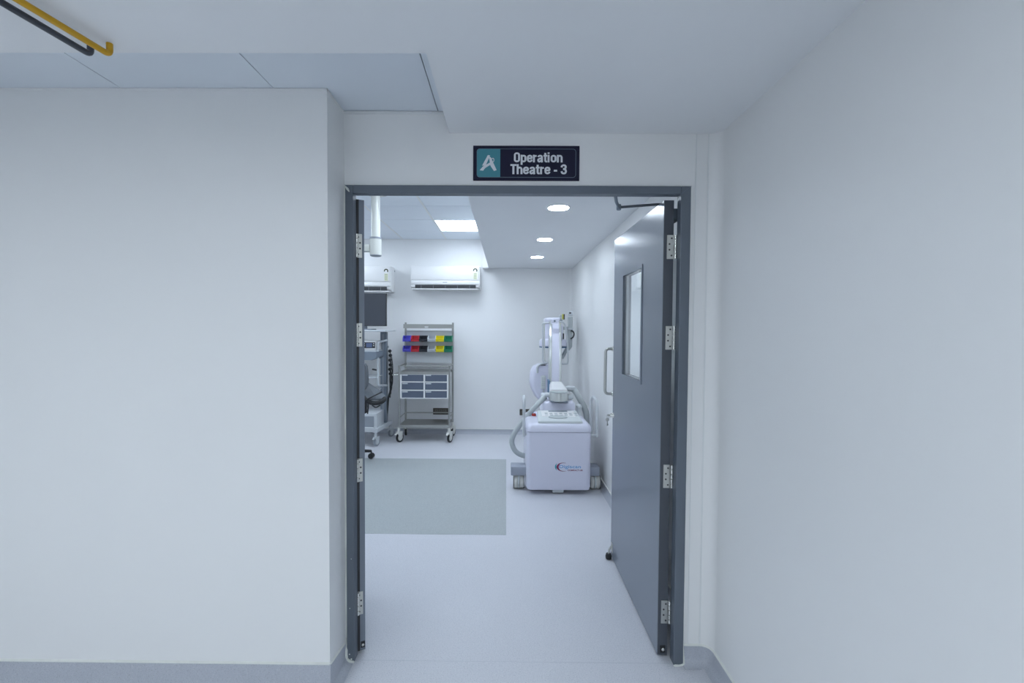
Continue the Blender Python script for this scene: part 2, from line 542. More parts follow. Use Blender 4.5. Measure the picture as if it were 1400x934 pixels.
# mitre joints, sealant and worn filler
for (xa, za, xb, zb) in ((fl_o, ft_o, fl_i, ft_i), (fr_o, ft_o, fr_i, ft_i)):
    MB().tube([(xa, FY0 - .0002, za), (xb, FY0 - .0002, zb)], .0012, 6).build('mitre_joint', 'leaf', df)
def bead(pts, r, name='sealant', jit=.35):
    P = []
    for a, b in zip(pts, pts[1:]):
        n = max(2, int((Vector(b) - Vector(a)).length / .03))
        P += [Vector(a).lerp(Vector(b), k / n) for k in range(n)]
    P.append(Vector(pts[-1]))
    return MB().tube(P, [r * (1 + random.uniform(-jit, jit)) for _ in P], 8).build(name, 'seal', df, smooth=True)
bead([(fl_o - .004, YD0, .07), (fl_o - .004, YD0, ft_o)], .0095, jit=.35)
bead([(fl_o, YD0, ft_o + .001), (fr_o, YD0, ft_o + .001)], .0045)
bead([(fr_o + .001, YD0, ft_o), (fr_o + .001, YD0, .07)], .0045)
for pts, rad in (([(fl_o - .006, YD0 - .008, .105), (fl_o - .005, FY0, .055), (fl_o - .001, FY0 - .002, .018), (fl_o + .012, FY0 - .004, .006), (fl_i, FY0 - .003, .002)], [.004, .008, .008, .006, .003]),
                 ([(fr_o + .003, YD0 - .005, .088), (fr_o + .003, FY0 + .002, .035), (fr_o + .002, FY0 - .001, .010), (fr_o - .012, FY0 - .003, .004), (fr_i, FY0 - .003, .002)], [.002, .0035, .0045, .0045, .003])):
    MB().tube(smooth_path(pts, 4), [rad[min(k // 4, 4)] * random.uniform(.85, 1.15) for k in range(17)], 8).build('filler', 'seal', df, smooth=True)
m = MB(); m.tube([(fl_o + .002, FY0 - .002, ft_o - .008), (fl_o + .012, FY0 - .003, ft_o - .019), (fl_o + .019, FY0 - .001, ft_o - .03)], [.003, .0055, .002], 7)
m.build('filler', 'seal', df, smooth=True)
m = MB()
for (zz, dx, r) in ((.013, .02, .004), (.035, .012, .003), (.24, .014, .002), (.46, .021, .002)):
    m.lathe([(.0005, 0), (r, .0006), (r * .6, .0012)], (fl_o + dx, FY0 - .0006, zz), 'Y', 8)
m.build('paint_chips', 'seal', df)


def make_hinge(px, pz, parent, side, plate_x0, plate_x1, yk):
    """butt hinge: leaf plate with screws on the door edge, three knuckles beside it"""
    h = .104
    pl = MB().box((plate_x0, yk - .0022, pz - h / 2), (plate_x1, yk + .002, pz + h / 2), bev=.001, seg=1).build('hinge', 'steel', parent)
    kx = px
    for k in range(5):
        z0 = pz - h / 2 + h * k / 5
        MB().lathe([(.0045, z0 + .0008), (.0062, z0 + .0016), (.0062, z0 + h / 5 - .0016), (.0045, z0 + h / 5 - .0008)], (kx, yk - .003, 0), 'Z', 12).build('knuckle', 'steel_bright', pl, smooth=True)
    w = plate_x1 - plate_x0
    for k, fx in enumerate((.68, .36, .36, .68)):
        if side < 0: fx = 1 - fx
        MB().lathe([(.004, -.0034), (.004, -.001)], (plate_x0 + w * fx, yk, pz + h * (.36 - .24 * k)), 'Y', 10).build('screw', 'screw', pl)
    MB().box((kx + .004 * side, yk - .002, pz - h / 2), (kx + .012 * side, yk + .001, pz + h / 2)).build('frame_plate', 'steel', pl)
    return pl


# right leaf, standing open at a right angle
DX0, DX1 = 0.685, 0.729
DY0, DY1 = 2.006, 2.907
leaf_top = at(909, 274, Y=DY0).z
d1 = thing('door_1', ((DX0 + DX1) / 2, (DY0 + DY1) / 2, 0.012), 'dark grey right door leaf open at right angle with glass panel', None, None, 'structure')
wq = [at(852.5, 377, X=DX0), at(878, 364.5, X=DX0), at(877, 522.5, X=DX0), at(852.5, 513, X=DX0)]
wy0, wy1 = wq[1].y, wq[0].y
wz0, wz1 = (wq[2].z + wq[3].z) / 2, (wq[0].z + wq[1].z) / 2
Zb = .012
m = MB()
m.box((DX0, DY0, Zb), (DX1, wy0, leaf_top)); m.box((DX0, wy1, Zb), (DX1, DY1, leaf_top))
m.box((DX0, wy0, Zb), (DX1, wy1, wz0)); m.box((DX0, wy0, wz1), (DX1, wy1, leaf_top))
m.build('leaf', 'leaf', d1)
MB().box((DX0 + .0015, DY0 - .0015, Zb), (DX1 - .0005, DY0 + .0005, leaf_top)).build('edge_or_shade_strip', 'leaf_edge', d1)
vf = MB()
b = .012
for (ya, yb, za, zb) in ((wy0 - b, wy1 + b, wz0 - b, wz0 + .004), (wy0 - b, wy1 + b, wz1 - .004, wz1 + b), (wy0 - b, wy0 + .004, wz0 + .004, wz1 - .004), (wy1 - .004, wy1 + b, wz0 + .004, wz1 - .004)):
    vf.box((DX0 - .004, ya, za), (DX0 + .010, yb, zb)); vf.box((DX1 - .010, ya, za), (DX1 + .004, yb, zb))
vf = vf.build('glazing_bead', 'leaf', d1)
MB().box((DX0 + .006, wy0 + .003, wz0 + .003), (DX0 + .010, wy1 - .003, wz1 - .003)).build('pane', 'glass', d1)
rl = MB()
for (ya, yb, za, zb) in ((wy0, wy1, wz0, wz0 + .003), (wy0, wy1, wz1 - .003, wz1), (wy0, wy0 + .003, wz0 + .003, wz1 - .003), (wy1 - .003, wy1, wz0 + .003, wz1 - .003)):
    rl.box((DX0 + .010, ya, za), (DX1 - .003, yb, zb))
rl.build('reveal_lining', 'light_grey', d1)
for py in (338, 462, 651, 836):
    q = at(915, py, Y=DY0)
    make_hinge(DX1 + .0065, q.z, d1, 1, DX0 + .014, DX1 - .001, DY0 - .004)
# pull handle
hp = [at(838, 477, X=DX0), at(838, 539, X=DX0)]
hy = hp[0].y
gx = at(827.5, 508, Y=hy).x
path = fillet([(DX0 + .002, hy, hp[0].z), (gx, hy, hp[0].z), (gx, hy, hp[1].z), (DX0 + .002, hy, hp[1].z)], .028, 6)
ph = MB().tube(path, .0095, 14).build('pull_handle', 'steel', d1, smooth=True)
for p in hp:
    MB().lathe([(.016, -.004), (.017, -.002), (.017, .0005)], (DX0, hy, p.z), 'X', 18).build('rose', 'steel_bright', ph, smooth=True)
# lock with key
lq = at(839, 568, X=DX0)
lk = MB().lathe([(.017, .001), (.017, -.006), (.013, -.012), (.012, -.022), (.010, -.024)], (DX0, lq.y, lq.z), 'X', 20).build('lock_cylinder', 'steel_bright', d1, smooth=True)
kx = DX0 - .028
k_ = MB(); k_.box((DX0 - .04, lq.y - .001, lq.z - .006), (DX0 - .018, lq.y + .001, lq.z + .006)); k_.build('key', 'steel', lk)
k_ = MB()
k_.tube([(kx - .006 + .012 * cos(t), lq.y - .002, lq.z - .004 + .012 * sin(t)) for t in [2 * pi * i / 12 for i in range(13)]], .001, 6)
k_.build('key_ring', 'steel', lk)
k_ = MB(); k_.lathe([(.004, -.0012), (.0115, -.001), (.0115, .001), (.004, .0012)], (kx - .012, lq.y - .003, lq.z - .026), 'Y', 14)
k_.box((kx - .0155, lq.y - .004, lq.z - .066), (kx - .0085, lq.y - .002, lq.z - .034)); k_.box((kx - .0085, lq.y - .004, lq.z - .062), (kx - .005, lq.y - .002, lq.z - .054))
k_.build('key', 'steel', lk)
# foot stop at the free corner
sq = at(834, 752, X=DX0)
fs = MB(); fs.box((DX0 - .003, DY1 - .05, .045), (DX0, DY1 - .015, .105)); fs.tube([(DX0 - .004, DY1 - .032, .085), (DX0 - .02, DY1 - .032, .06), (DX0 - .022, DY1 - .032, .034)], .006, 10)
fs = fs.build('foot_stop', 'steel', d1, smooth=True)
MB().lathe([(.010, .0005), (.018, .004), (.020, .02), (.016, .036), (.008, .038)], (DX0 - .022, DY1 - .032, 0), 'Z', 16).build('rubber_foot', 'rubber', fs, smooth=True)
# flush bolt at the foot of the hinge edge
fb = MB().box((DX0 + .012, DY0 - .004, .022), (DX0 + .036, DY0, .056), bev=.002).build('corner_bolt', 'black', d1)
MB().lathe([(.004, -.010), (.007, -.008), (.007, .002)], (DX0 + .024, DY0, .04), 'Y', 12).build('bolt_head', 'steel_bright', fb, smooth=True)
# door closer: body on the hidden face, arm over the top to the frame head
dc = MB().box((DX1, DY0 + .05, leaf_top - .075), (DX1 + .045, DY0 + .27, leaf_top - .02), bev=.006).build('closer_body', 'mid_grey', d1)
ja = at(846, 283.5, Y=2.13); jb = at(840, 270, Y=2.01)
MB().tube([(DX1 + .02, 2.10, leaf_top + .010), (DX0, 2.11, leaf_top + .0105), ja], .006, 8).build('closer_arm', 'leaf_edge', dc, smooth=True)
MB().tube([ja, ja.lerp(jb, .55), (jb.x, FYB - .004, ft_i + .01)], .0075, 8).build('closer_link', 'mid_grey', dc, smooth=True)
MB().lathe([(.009, -.013), (.011, -.010), (.011, .010), (.009, .013)], ja, 'Z', 12).build('closer_pivot', 'mid_grey', dc, smooth=True)
MB().tube([(DX1 + .02, 2.10, leaf_top - .02), (DX1 + .02, 2.10, leaf_top + .016)], .008, 10).build('closer_spindle', 'mid_grey', dc)

# left leaf, swung past a right angle so that only its hinge edge shows
lx0 = at(487.5, 560, Y=2.01).x
d2 = thing('door_2', (lx0, 2.006, 0.012), 'dark grey left door leaf swung back, seen on its hinge edge', None, None, 'structure')
d2.rotation_euler = (0, 0, radians(25))
bx, by, bz = lx0, 2.006, 0
lw = .52
th = .036
m = MB(); m.box((bx, by, .012), (bx + th, by + lw, leaf_top)); m.build('leaf', 'leaf', d2)
MB().box((bx - .002, by - .0015, .012), (bx + .013, by + .0005, leaf_top)).build('edge_or_shade_strip', 'black', d2)  # black strip painted in for the shadow gap beside the frame
for py in (336, 458, 643, 825):
    q = at(490, py, Y=2.006)
    make_hinge(bx + .004, q.z, d2, -1, bx + .002, bx + .026, by - .004)
fb = MB().box((bx + .016, by - .003, .024), (bx + .034, by, .052)).build('corner_bolt', 'black', d2)
MB().lathe([(.004, -.007), (.006, -.006), (.006, .002)], (bx + .025, by, .038), 'Y', 10).build('bolt_head', 'steel_bright', fb)

# ------------------------------------------------------------------ door sign
sy = YD0
a = at(647, 199, Y=sy - .005); c = at(792, 247.3, Y=sy - .005)
sg = thing('door_sign', ((a.x + c.x) / 2, sy, c.z), 'dark navy sign reading Operation Theatre - 3 above the door', 'sign')
MB().box((a.x, sy - .005, c.z), (c.x, sy - .0002, a.z), bev=.001, seg=1).build('board', 'navy', sg)
SW, SH = c.x - a.x, a.z - c.z
def sp(u, v): return (a.x + u * SW, a.z - v * SH)      # u to the right, v downwards, 0..1
def round_rect(u0, v0, u1, v1, r, corners=(1, 1, 1, 1), n=5):
    x0, z1 = sp(u0, v0); x1, z0 = sp(u1, v1)
    out = []
    for (cx_, cz_, a0, use) in ((x1 - r, z1 - r, 0, corners[1]), (x0 + r, z1 - r, 90, corners[0]), (x0 + r, z0 + r, 180, corners[3]), (x1 - r, z0 + r, 270, corners[2])):
        if use:
            out += [(cx_ + r * cos(radians(a0 + 90 * k / n)), cz_ + r * sin(radians(a0 + 90 * k / n))) for k in range(n + 1)]
        else:
            out.append((cx_ + r * (1 if a0 in (0, 270) else -1), cz_ + r * (1 if a0 in (0, 90) else -1)))
    return out
pl = round_rect(.035, .095, .255, .905, .012, (1, 0, 0, 1))
MB().prism(pl, sy - .0062, sy - .005, 'Y').build('teal_panel', 'teal', sg)
rr = round_rect(.035, .095, .965, .905, .012)
pts = [Vector((x, sy - .0054, z)) for x, z in rr]
MB().tube(pts + [pts[0]], .0011, 6).build('border_line', 'sign_line', sg)
def rr_path(x0, x1, y0, y1, r, n=5):
    out = []
    for cx_, cy_, a0 in ((x1 - r, y1 - r, 0), (x0 + r, y1 - r, 90), (x0 + r, y0 + r, 180), (x1 - r, y0 + r, 270)):
        out += [(cx_ + r * cos(radians(a0 + 90 * k / n)), cy_ + r * sin(radians(a0 + 90 * k / n))) for k in range(n + 1)]
    return out + out[:2]
def sm(p): return [(v.x, v.y) for v in smooth_path([(a_, b_, 0) for a_, b_ in p], 4)]
ARCH = sm([(.1, .50), (.16, .62), (.27, .665), (.38, .62), (.43, .50)]) + [(.43, 0)]
GLYPH = {   # centre lines of bold condensed letters: advance, strokes
    'O': (.60, [rr_path(.10, .47, .09, .91, .17)]),
    'p': (.55, [[(.1, -.25), (.1, .75)], rr_path(.1, .43, .09, .66, .14)]),
    'e': (.53, [sm([(.43, .26), (.40, .14), (.27, .085), (.15, .13), (.10, .25), (.10, .50), (.15, .62), (.27, .665), (.39, .62), (.43, .50), (.43, .40)]) + [(.10, .385)]]),
    'r': (.38, [[(.1, 0), (.1, .75)], sm([(.1, .48), (.17, .61), (.34, .655)])]),
    'a': (.54, [sm([(.11, .53), (.15, .63), (.27, .665), (.38, .63), (.42, .52)]) + [(.42, .10), (.46, 0)], sm([(.42, .42), (.25, .37), (.12, .29), (.10, .19), (.15, .09), (.25, .085), (.42, .21)])]),
    't': (.37, [[(.18, .95), (.18, .22)] + sm([(.18, .22), (.21, .10), (.35, .075)]), [(.02, .665), (.35, .665)]]),
    'i': (.27, [[(.1, 0), (.1, .75)], [(.1, .85), (.1, 1.0)]]),
    'o': (.55, [rr_path(.10, .44, .09, .66, .15)]),
    'n': (.55, [[(.1, 0), (.1, .75)], ARCH]),
    'T': (.52, [[(0, .92), (.52, .92)], [(.26, 0), (.26, 1)]]),
    'h': (.55, [[(.1, 0), (.1, 1)], ARCH]),
    '-': (.33, [[(.02, .36), (.30, .36)]]),
    '3': (.55, [sm([(.09, .70), (.12, .84), (.27, .915), (.40, .86), (.43, .72), (.38, .57), (.22, .53)]), sm([(.22, .53), (.40, .47), (.45, .28), (.40, .13), (.27, .085), (.13, .14), (.09, .30)])]),
    ' ': (.26, [])}
def sign_line(text, cx_, base_z, cap, width):
    total = sum(GLYPH[ch][0] for ch in text)
    sx_ = width / total; x = cx_ - width / 2
    for ch in text:
        adv, strokes = GLYPH[ch]
        m = MB(); lift = 0.0
        for st_ in strokes:
            P = [Vector((x + u * sx_, base_z + v * cap)) for u, v in st_]
            hw_ = .086 * sx_
            L, R = [], []
            for k, q in enumerate(P):
                d = (P[min(k + 1, len(P) - 1)] - P[max(k - 1, 0)])
                d = d.normalized() if d.length > 1e-9 else Vector((1, 0))
                nrm = Vector((-d.y, d.x))
                hh_ = hw_ * (1 - .18 * abs(nrm.y))
                L.append(q + nrm * hh_); R.append(q - nrm * hh_)
            for k in range(len(P) - 1):
                lift += .000015
                m.prism([tuple(L[k]), tuple(L[k + 1]), tuple(R[k + 1]), tuple(R[k])], sy - .0060 - lift, sy - .0046, 'Y')
        if strokes: m.build('letter', 'sign_white', sg)
        x += adv * sx_
x_, z_ = sp(.613, .475)
sign_line('Operation', x_, z_, SH * .283, SW * .463)
x_, z_ = sp(.617, .815)
sign_line('Theatre - 3', x_, z_, SH * .283, SW * .533)
# emblem: letter A of two strokes with a figure-like cross stroke
def lp(px, py): return at(640 + px / 14.375, 190 + py / 14.375, Y=sy - .0064)
em = MB()
def stroke(poly):
    P = [lp(*p) for p in poly]
    em.prism([(p.x, p.z) for p in P], sy - .0074 - .00008 * poly[0][0] / 100, sy - .006, 'Y')
stroke([(388, 318), (432, 326), (345, 525), (276, 525)])
stroke([(228, 616), (290, 542), (436, 462), (452, 500), (335, 572), (295, 624)])
stroke([(408, 350), (446, 362), (560, 612), (508, 630), (440, 530)])
em.tube([lp(485 + 24 * cos(t), 415 + 36 * sin(t)) + Vector((0, -.0006, 0)) for t in [radians(-150 + 300 * k / 10) for k in range(11)]], .0017, 6)
em.build('emblem', 'sign_white', sg)

# ------------------------------------------------------------------ pipes under the corridor soffit
def soffit_pipe(x0, x1, mat, label):
    yend = at(140, 75, Z=2.272).y
    zp = 2.272
    pts = [(x0, -.6, zp), (x1, yend - .03, zp)]
    path = [Vector((x0 + (x1 - x0) * t, -.6 + (yend + .6) * t, zp)) for t in (0, .5)]
    path += fillet([(x0 * .1 + x1 * .9, -.6 + (yend + .6) * .9, zp), (x1, yend, zp), (x1, yend, ZS - .0005)], .016, 6)
    start = [Vector((x0, -.6, ZS - .0005))]
    path = fillet([start[0], path[0], path[1]], .02, 4)[:-1] + path[1:]
    o = MB().tube(path, .0085, 14).build('gas_pipe', mat, None, base=(x1, yend, zp), smooth=True)
    return tag(o, label, 'pipe', 'pipes under the corridor soffit')
pa = at(150, 75, Z=2.272); pb = at(25, 0, Z=2.272)
def ext(p, q, y): return q.x + (p.x - q.x) * (y - q.y) / (p.y - q.y)
soffit_pipe(ext(pa, pb, -.6), pa.x, 'yellow_pipe', 'yellow pipe hanging under the corridor soffit with upturned end')
pa2 = at(124, 75, Z=2.272); pb2 = at(0, 2, Z=2.272)
soffit_pipe(ext(pa2, pb2, -.6), pa2.x, 'dark_pipe', 'dark grey pipe under the corridor soffit left of the yellow one')

# ------------------------------------------------------------------ lights
def light_panel(cell, z, mat, label, group, name='light_panel', drop=0.0):
    xa, xb, ya, yb = cell
    t = thing(name, ((xa + xb) / 2, (ya + yb) / 2, z), label, 'ceiling light', group)
    f = MB(); g = .004; w = .012
    z0, z1 = z - .002 - drop, z + .014 - drop
    f.box((xa + g, ya + g, z0), (xb - g, ya + g + w, z1)); f.box((xa + g, yb - g - w, z0), (xb - g, yb - g, z1))
    f.box((xa + g, ya + g + w, z0), (xa + g + w, yb - g - w, z1)); f.box((xb - g - w, ya + g + w, z0), (xb - g, yb - g - w, z1))
    f.build('frame', 'tbar', t)
    MB().box((xa + g + w, ya + g + w, z), (xb - g - w, yb - g - w, z + .006)).build('diffuser', mat, t)
    return t
panel_labels = {(1, 0): 'added unseen led panel in the theatre ceiling beside the bulkhead, over the floor inlay',
                (1, 1): 'bright square led panel in the theatre ceiling above the air conditioner',
                (0, 0): 'added unseen led panel left of the ceiling column, nearest the door',
                (0, 1): 'added unseen led panel left of the ceiling column, over the inlay',
                (0, 2): 'added unseen led panel left of the ceiling column, nearest the back wall'}
seen = {0: 0, 1: 0}
for cell in LIGHT_CELLS:
    side = 1 if cell[1] > -.3 else 0
    light_panel(cell, ZT, 'led', panel_labels[(side, seen[side])], 'theatre led panels')
    seen[side] += 1
dl_lab = ['round recessed downlight in the bulkhead nearest the door', 'round recessed downlight in the bulkhead between the other two', 'round recessed downlight in the bulkhead nearest the back wall']
for y, lab in zip((3.16, 4.28, 5.32), dl_lab):
    t = thing('downlight', (.355, y, ZS), lab, 'ceiling light', 'bulkhead downlights')
    MB().lathe([(.078, -.003), (.082, -.002), (.082, 0), (.060, 0), (.068, -.0035)], (.355, y, ZS), 'Z', 32).build('trim_ring', 'white_plastic', t, smooth=True)
    MB().lathe([(.0705, -.004), (.0705, -.0005)], (.355, y, ZS), 'Z', 32).build('lens', 'downlight', t)
for k, (x, y) in enumerate(((-.15, -.40), (-1.90, -.40), (-.15, -2.00), (-1.90, -2.00))):
    t = light_panel((x - .3, x + .3, y - .3, y + .3), ZS - .006, 'corridor_led',
                    ['square led panel under the corridor soffit over the viewer', 'square led panel under the soffit behind the gas pipes',
                     'square led panel at the corridor end on the right', 'square led panel at the corridor end on the left'][k], 'corridor led panels')

# ------------------------------------------------------------------ air conditioners on the back wall
def air_conditioner(x0, x1, z0, z1, label):
    t = thing('air_conditioner', ((x0 + x1) / 2, YB, z0), label, 'air conditioner', 'split air conditioners on the back wall')
    D = .20
    h = z1 - z0
    # side profile (y, z): slightly bowed front, chin cut away over the outlet
    prof = [(YB, z0 + .02), (YB, z1), (YB - D * .92, z1), (YB - D * .99, z1 - .015), (YB - D, z0 + h * .36), (YB - D * .98, z0 + h * .13), (YB - D * .80, z0 + .03), (YB - D * .55, z0)]
    prof2 = [(YB - .001, z0 + .012), (YB - .001, z1), (YB - D * .9, z1), (YB - D, z0 + .05), (YB - D * .6, z0)]
    b = MB(); b.prism(prof, x0 + .012, x1 - .012, 'X'); b.build('body', 'white_plastic', t, smooth=True)
    for xa, xb in ((x0, x0 + .012), (x1 - .012, x1)):
        MB().prism([(YB, z0 + .01), (YB, z1 - .003), (YB - D * .9, z1 - .003), (YB - D * .985, z1 - .02), (YB - D * .99, z0 + .06), (YB - D * .75, z0 + .01)], xa, xb, 'X').build('end_cap', 'white_plastic', t, bevel=.004)
    fp = MB(); fp.box((x0 + .014, YB - D - .012, z0 + h * .40), (x1 - .014, YB - D + .006, z1 - .012), bev=.006)
    fp.build('front_panel', 'white_plastic', t, smooth=True)
    lp_ = MB(); lp_.box((x0 + .014, YB - D - .009, z0 + h * .22), (x1 - .014, YB - D + .006, z0 + h * .385), bev=.005)
    lp_.build('lower_panel', 'white_plastic', t, smooth=True)
    xo0, xo1 = x0 + .065, x1 - .055
    out = MB().box((xo0, YB - D - .004, z0 + h * .055), (xo1, YB - D * .6, z0 + h * .20)).build('air_outlet', 'outlet', t)
    for k in range(2):
        MB().box((xo0 + .01, YB - D - .008, z0 + h * (.09 + .06 * k)), (xo1 - .01, YB - D - .004, z0 + h * (.10 + .06 * k))).build('louvre', 'black', out)
    for k in range(5):
        xv_ = xo0 + (xo1 - xo0) * (k + .5) / 5
        MB().box((xv_ - .002, YB - D - .0075, z0 + h * .06), (xv_ + .002, YB - D - .004, z0 + h * .195)).build('louvre', 'grey_plastic', out)
    MB().box((x0 + .02, YB - D - .010, z0 + .003), (x1 - .02, YB - D * .55, z0 + h * .05), bev=.004).build('flap', 'white_plastic', t, smooth=True)
    sx = x1 - .062
    st = MB().box((sx - .022, YB - D - .0132, z0 + h * .43), (sx + .022, YB - D - .0118, z0 + h * .70)).build('rating_label', 'sticker', t)
    m = MB()
    zc_ = z0 + h * .80
    m.prism([(sx + .03 * cos(radians(a)), zc_ + .03 * sin(radians(a))) for a in range(200, -60, -20)] + [(sx + .014 * cos(radians(a)), zc_ + .014 * sin(radians(a))) for a in range(-40, 210, 20)], YB - D - .0135, YB - D - .0118, 'Y')
    m.build('rating_dial', 'sticker_dark', t)
    for k in range(4):
        zz = z0 + h * (.47 + .06 * k)
        MB().box((sx - .017, YB - D - .0136, zz), (sx + .017, YB - D - .0131, zz + .006)).build('label_line', 'grey_plastic', st)
    MB().box(((x0 + x1) / 2 - .03, YB - D - .0102, z0 + h * .295), ((x0 + x1) / 2 + .03, YB - D - .0088, z0 + h * .315)).build('badge', 'grey_plastic', t)
    return t
a = at(561, 363, Y=YB - .2); c = at(656, 396.5, Y=YB - .2)
air_conditioner(a.x, c.x, c.z, a.z, 'white split air conditioner under the bright ceiling panel')
a2 = at(534.5, 363.5, Y=YB - .2); c2 = at(534.5, 399.5, Y=YB - .2)
air_conditioner(a2.x - (c.x - a.x), a2.x, c2.z, a2.z, 'white split air conditioner half hidden by the left door leaf')
tag(MB().lathe([(.012, -.012), (.012, 0)], (at(539, 372, Y=YB).x, YB, at(539, 371, Y=YB).z), 'Y', 12).build('wall_plug', 'grey_plastic', None, base=(at(539, 372, Y=YB).x, YB, at(539, 371, Y=YB).z)), 'small grey plug on the wall between the air conditioners', 'wall plug')

# ------------------------------------------------------------------ ceiling column for the operating light
PY = 4.10
pxc = at(513.7, 330, Y=PY).x
zb_, zc2 = at(513, 350, Y=PY).z, at(513, 326, Y=PY).z
pc = thing('ceiling_column', (pxc, PY, ZT), 'white ceiling column of the operating light beside the left leaf', 'ceiling column')
rt, rb = .039, .0515
MB().lathe([(.10, ZT - .03), (.11, ZT - .028), (.11, ZT - .0005)], (pxc, PY, 0), 'Z', 32).build('ceiling_flange', 'cream', pc, smooth=True)
MB().lathe([(rt, zc2), (rt, ZT - .03)], (pxc, PY, 0), 'Z', 32).build('tube', 'cream', pc, smooth=True)
MB().lathe([(rb, zc2 - .010), (rb + .003, zc2 - .008), (rb + .003, zc2 + .006), (rt + .001, zc2 + .008)], (pxc, PY, 0), 'Z', 32).build('collar', 'grey_plastic', pc, smooth=True)
MB().lathe([(rb - .004, zb_), (rb, zb_ + .012), (rb, zc2 - .009)], (pxc, PY, 0), 'Z', 32).build('hub', 'cream', pc, smooth=True)
MB().lathe([(rb - .012, zb_ - .004), (rb - .002, zb_), (rb - .002, zb_ + .010)], (pxc, PY, 0), 'Z', 32).build('end_ring', 'grey_plastic', pc, smooth=True)
ar = MB(); ar.box((pxc - .75, PY - .03, zb_ + .035), (pxc - .045, PY + .03, zb_ + .10), bev=.012); ar.build('arm', 'cream', pc, smooth=True)
MB().tube([(pxc - .05, PY - .02, zb_ + .04), (pxc - .16, PY - .035, zb_ + .030), (pxc - .40, PY - .035, zb_ + .030)], .004, 8).build('cable', 'grey_plastic', pc)

# ------------------------------------------------------------------ casters
def caster(parent, x, y, z_top, r, w, heading, fork_mat='offwhite', tyre='rubber', hub='offwhite', name='caster'):
    """swivel caster; heading in degrees is the direction the wheel rolls"""
    th_ = radians(heading)
    rm = Matrix.Translation((x, y, 0)) @ Matrix.Rotation(th_, 4, 'Z')
    off = -.35 * r
    def add(mb, nm, mat, par):
        for v in mb.bm.verts: v.co = rm @ v.co
        return mb.build(nm, mat, par, smooth=True)
    f = MB()
    f.lathe([(.30 * r, r * 2.1), (.30 * r, z_top)], (0, 0, 0), 'Z', 14)
    for s in (-1, 1):
        f.prism([(off - .5 * r, r * 1.5), (off - .4 * r, r * 2.12), (.35 * r, r * 2.25), (.5 * r, r * 1.9), (off + .22 * r, r * .72), (off - .22 * r, r * .72)], s * (w / 2 + .003), s * (w / 2 + .009), 'Y')
        for v in list(f.bm.verts)[-12:]: pass
    f.box((off - .5 * r, -w / 2 - .009, r * 2.08), (.45 * r, w / 2 + .009, r * 2.28))
    f.prism([(.3 * r, r * 2.2), (.3 * r, r * 1.95), (1.0 * r, r * 1.70), (1.05 * r, r * 1.80)], -w * .45, w * .45, 'Y')
    fk = add(f, name, fork_mat, parent)
    t_ = MB().lathe([(r * .68, -w * .42), (r * .9, -w / 2), (r, -w * .3), (r, w * .3), (r * .9, w / 2), (r * .68, w * .42)], (off, 0, r), 'Y', 28)
    add(t_, 'tyre', tyre, fk)
    h_ = MB().lathe([(r * .2, -w * .52), (r * .66, -w * .47), (r * .70, -w * .40), (r * .70, w * .40), (r * .66, w * .47), (r * .2, w * .52)], (off, 0, r), 'Y', 24)
    add(h_, 'wheel_hub', hub, fk)
    return fk


# ------------------------------------------------------------------ steel trolley with bins and drawers
TY0, TY1 = 5.80, 6.17
tx0, tx1 = at(546, 540, Y=TY0).x, at(614.3, 540, Y=TY0).x
tr = thing('steel_trolley', ((tx0 + tx1) / 2, (TY0 + TY1) / 2, 0), 'stainless steel trolley with drawers and coloured bin rails by the back wall', 'trolley')
zf = at(580, 500, Y=TY0).z                  # top of the front posts
zr = at(580, 441, Y=TY1).z                  # top of the rear posts
zs = at(580, 581, Y=TY0).z                  # lower shelf front top
zlow = at(580, 586, Y=TY0).z
zd1, zd0 = at(580, 511, Y=TY0).z, at(580, 545, Y=TY0).z
R_ = .0135
for x in (tx0, tx1):
    MB().tube([(x, TY0, zlow), (x, TY0, zf)], R_, 12).build('post', 'trolley_steel', tr, smooth=True)
    MB().tube([(x, TY1, zlow), (x, TY1, zr)], R_, 12).build('post', 'trolley_steel', tr, smooth=True)
def rail(a, b, r=.0075, nm='rail'):
    return MB().tube([a, b], r, 10).build(nm, 'trolley_steel', tr, smooth=True)
rail((tx0, TY0, zf - .006), (tx1, TY0, zf - .006))
for x in (tx0, tx1):
    rail((x, TY0, zf - .006), (x, TY1, zf - .006))
    rail((x, TY0, zs + .09), (x, TY1, zs + .09))
rail((tx0, TY1, zs + .09), (tx1, TY1, zs + .09))
def tray(z, y0, y1, nm):
    m = MB(); m.box((tx0 + .002, y0, z - .005), (tx1 - .002, y1, z))
    m.box((tx0 + .002, y0 - .004, z - .035), (tx1 - .002, y0, z)); m.box((tx0 + .002, y1, z - .035), (tx1 - .002, y1 + .003, z))
    return m.build(nm, 'trolley_steel', tr)
tray(zs, TY0 - .004, TY1, 'lower_shelf')
tray(zd1 + .025, TY0 - .004, TY1, 'upper_shelf')
zt_ = at(585, 448, Y=TY1 - .09).z
m = MB(); m.box((tx0 - .012, TY1 - .085, zt_), (tx1 + .012, TY1 + .012, zt_ + .006)); m.box((tx0 - .012, TY1 - .089, zt_ - .010), (tx1 + .012, TY1 - .085, zt_ + .045))
m.build('top_shelf', 'trolley_steel', tr)
tl = MB().lathe([(.022, -.018), (.026, -.010), (.026, 0)], ((tx0 + tx1) / 2 - .02, TY1 - .105, zt_ + .016), 'Z', 16).build('shelf_lamp', 'white_plastic', tr, smooth=True)
bp_z1, bp_z0 = at(580, 452, Y=TY1).z, at(580, 496, Y=TY1).z
MB().box((tx0 + .01, TY1 - .004, bp_z0), (tx1 - .01, TY1 + .002, bp_z1)).build('back_panel', 'light_grey', tr)
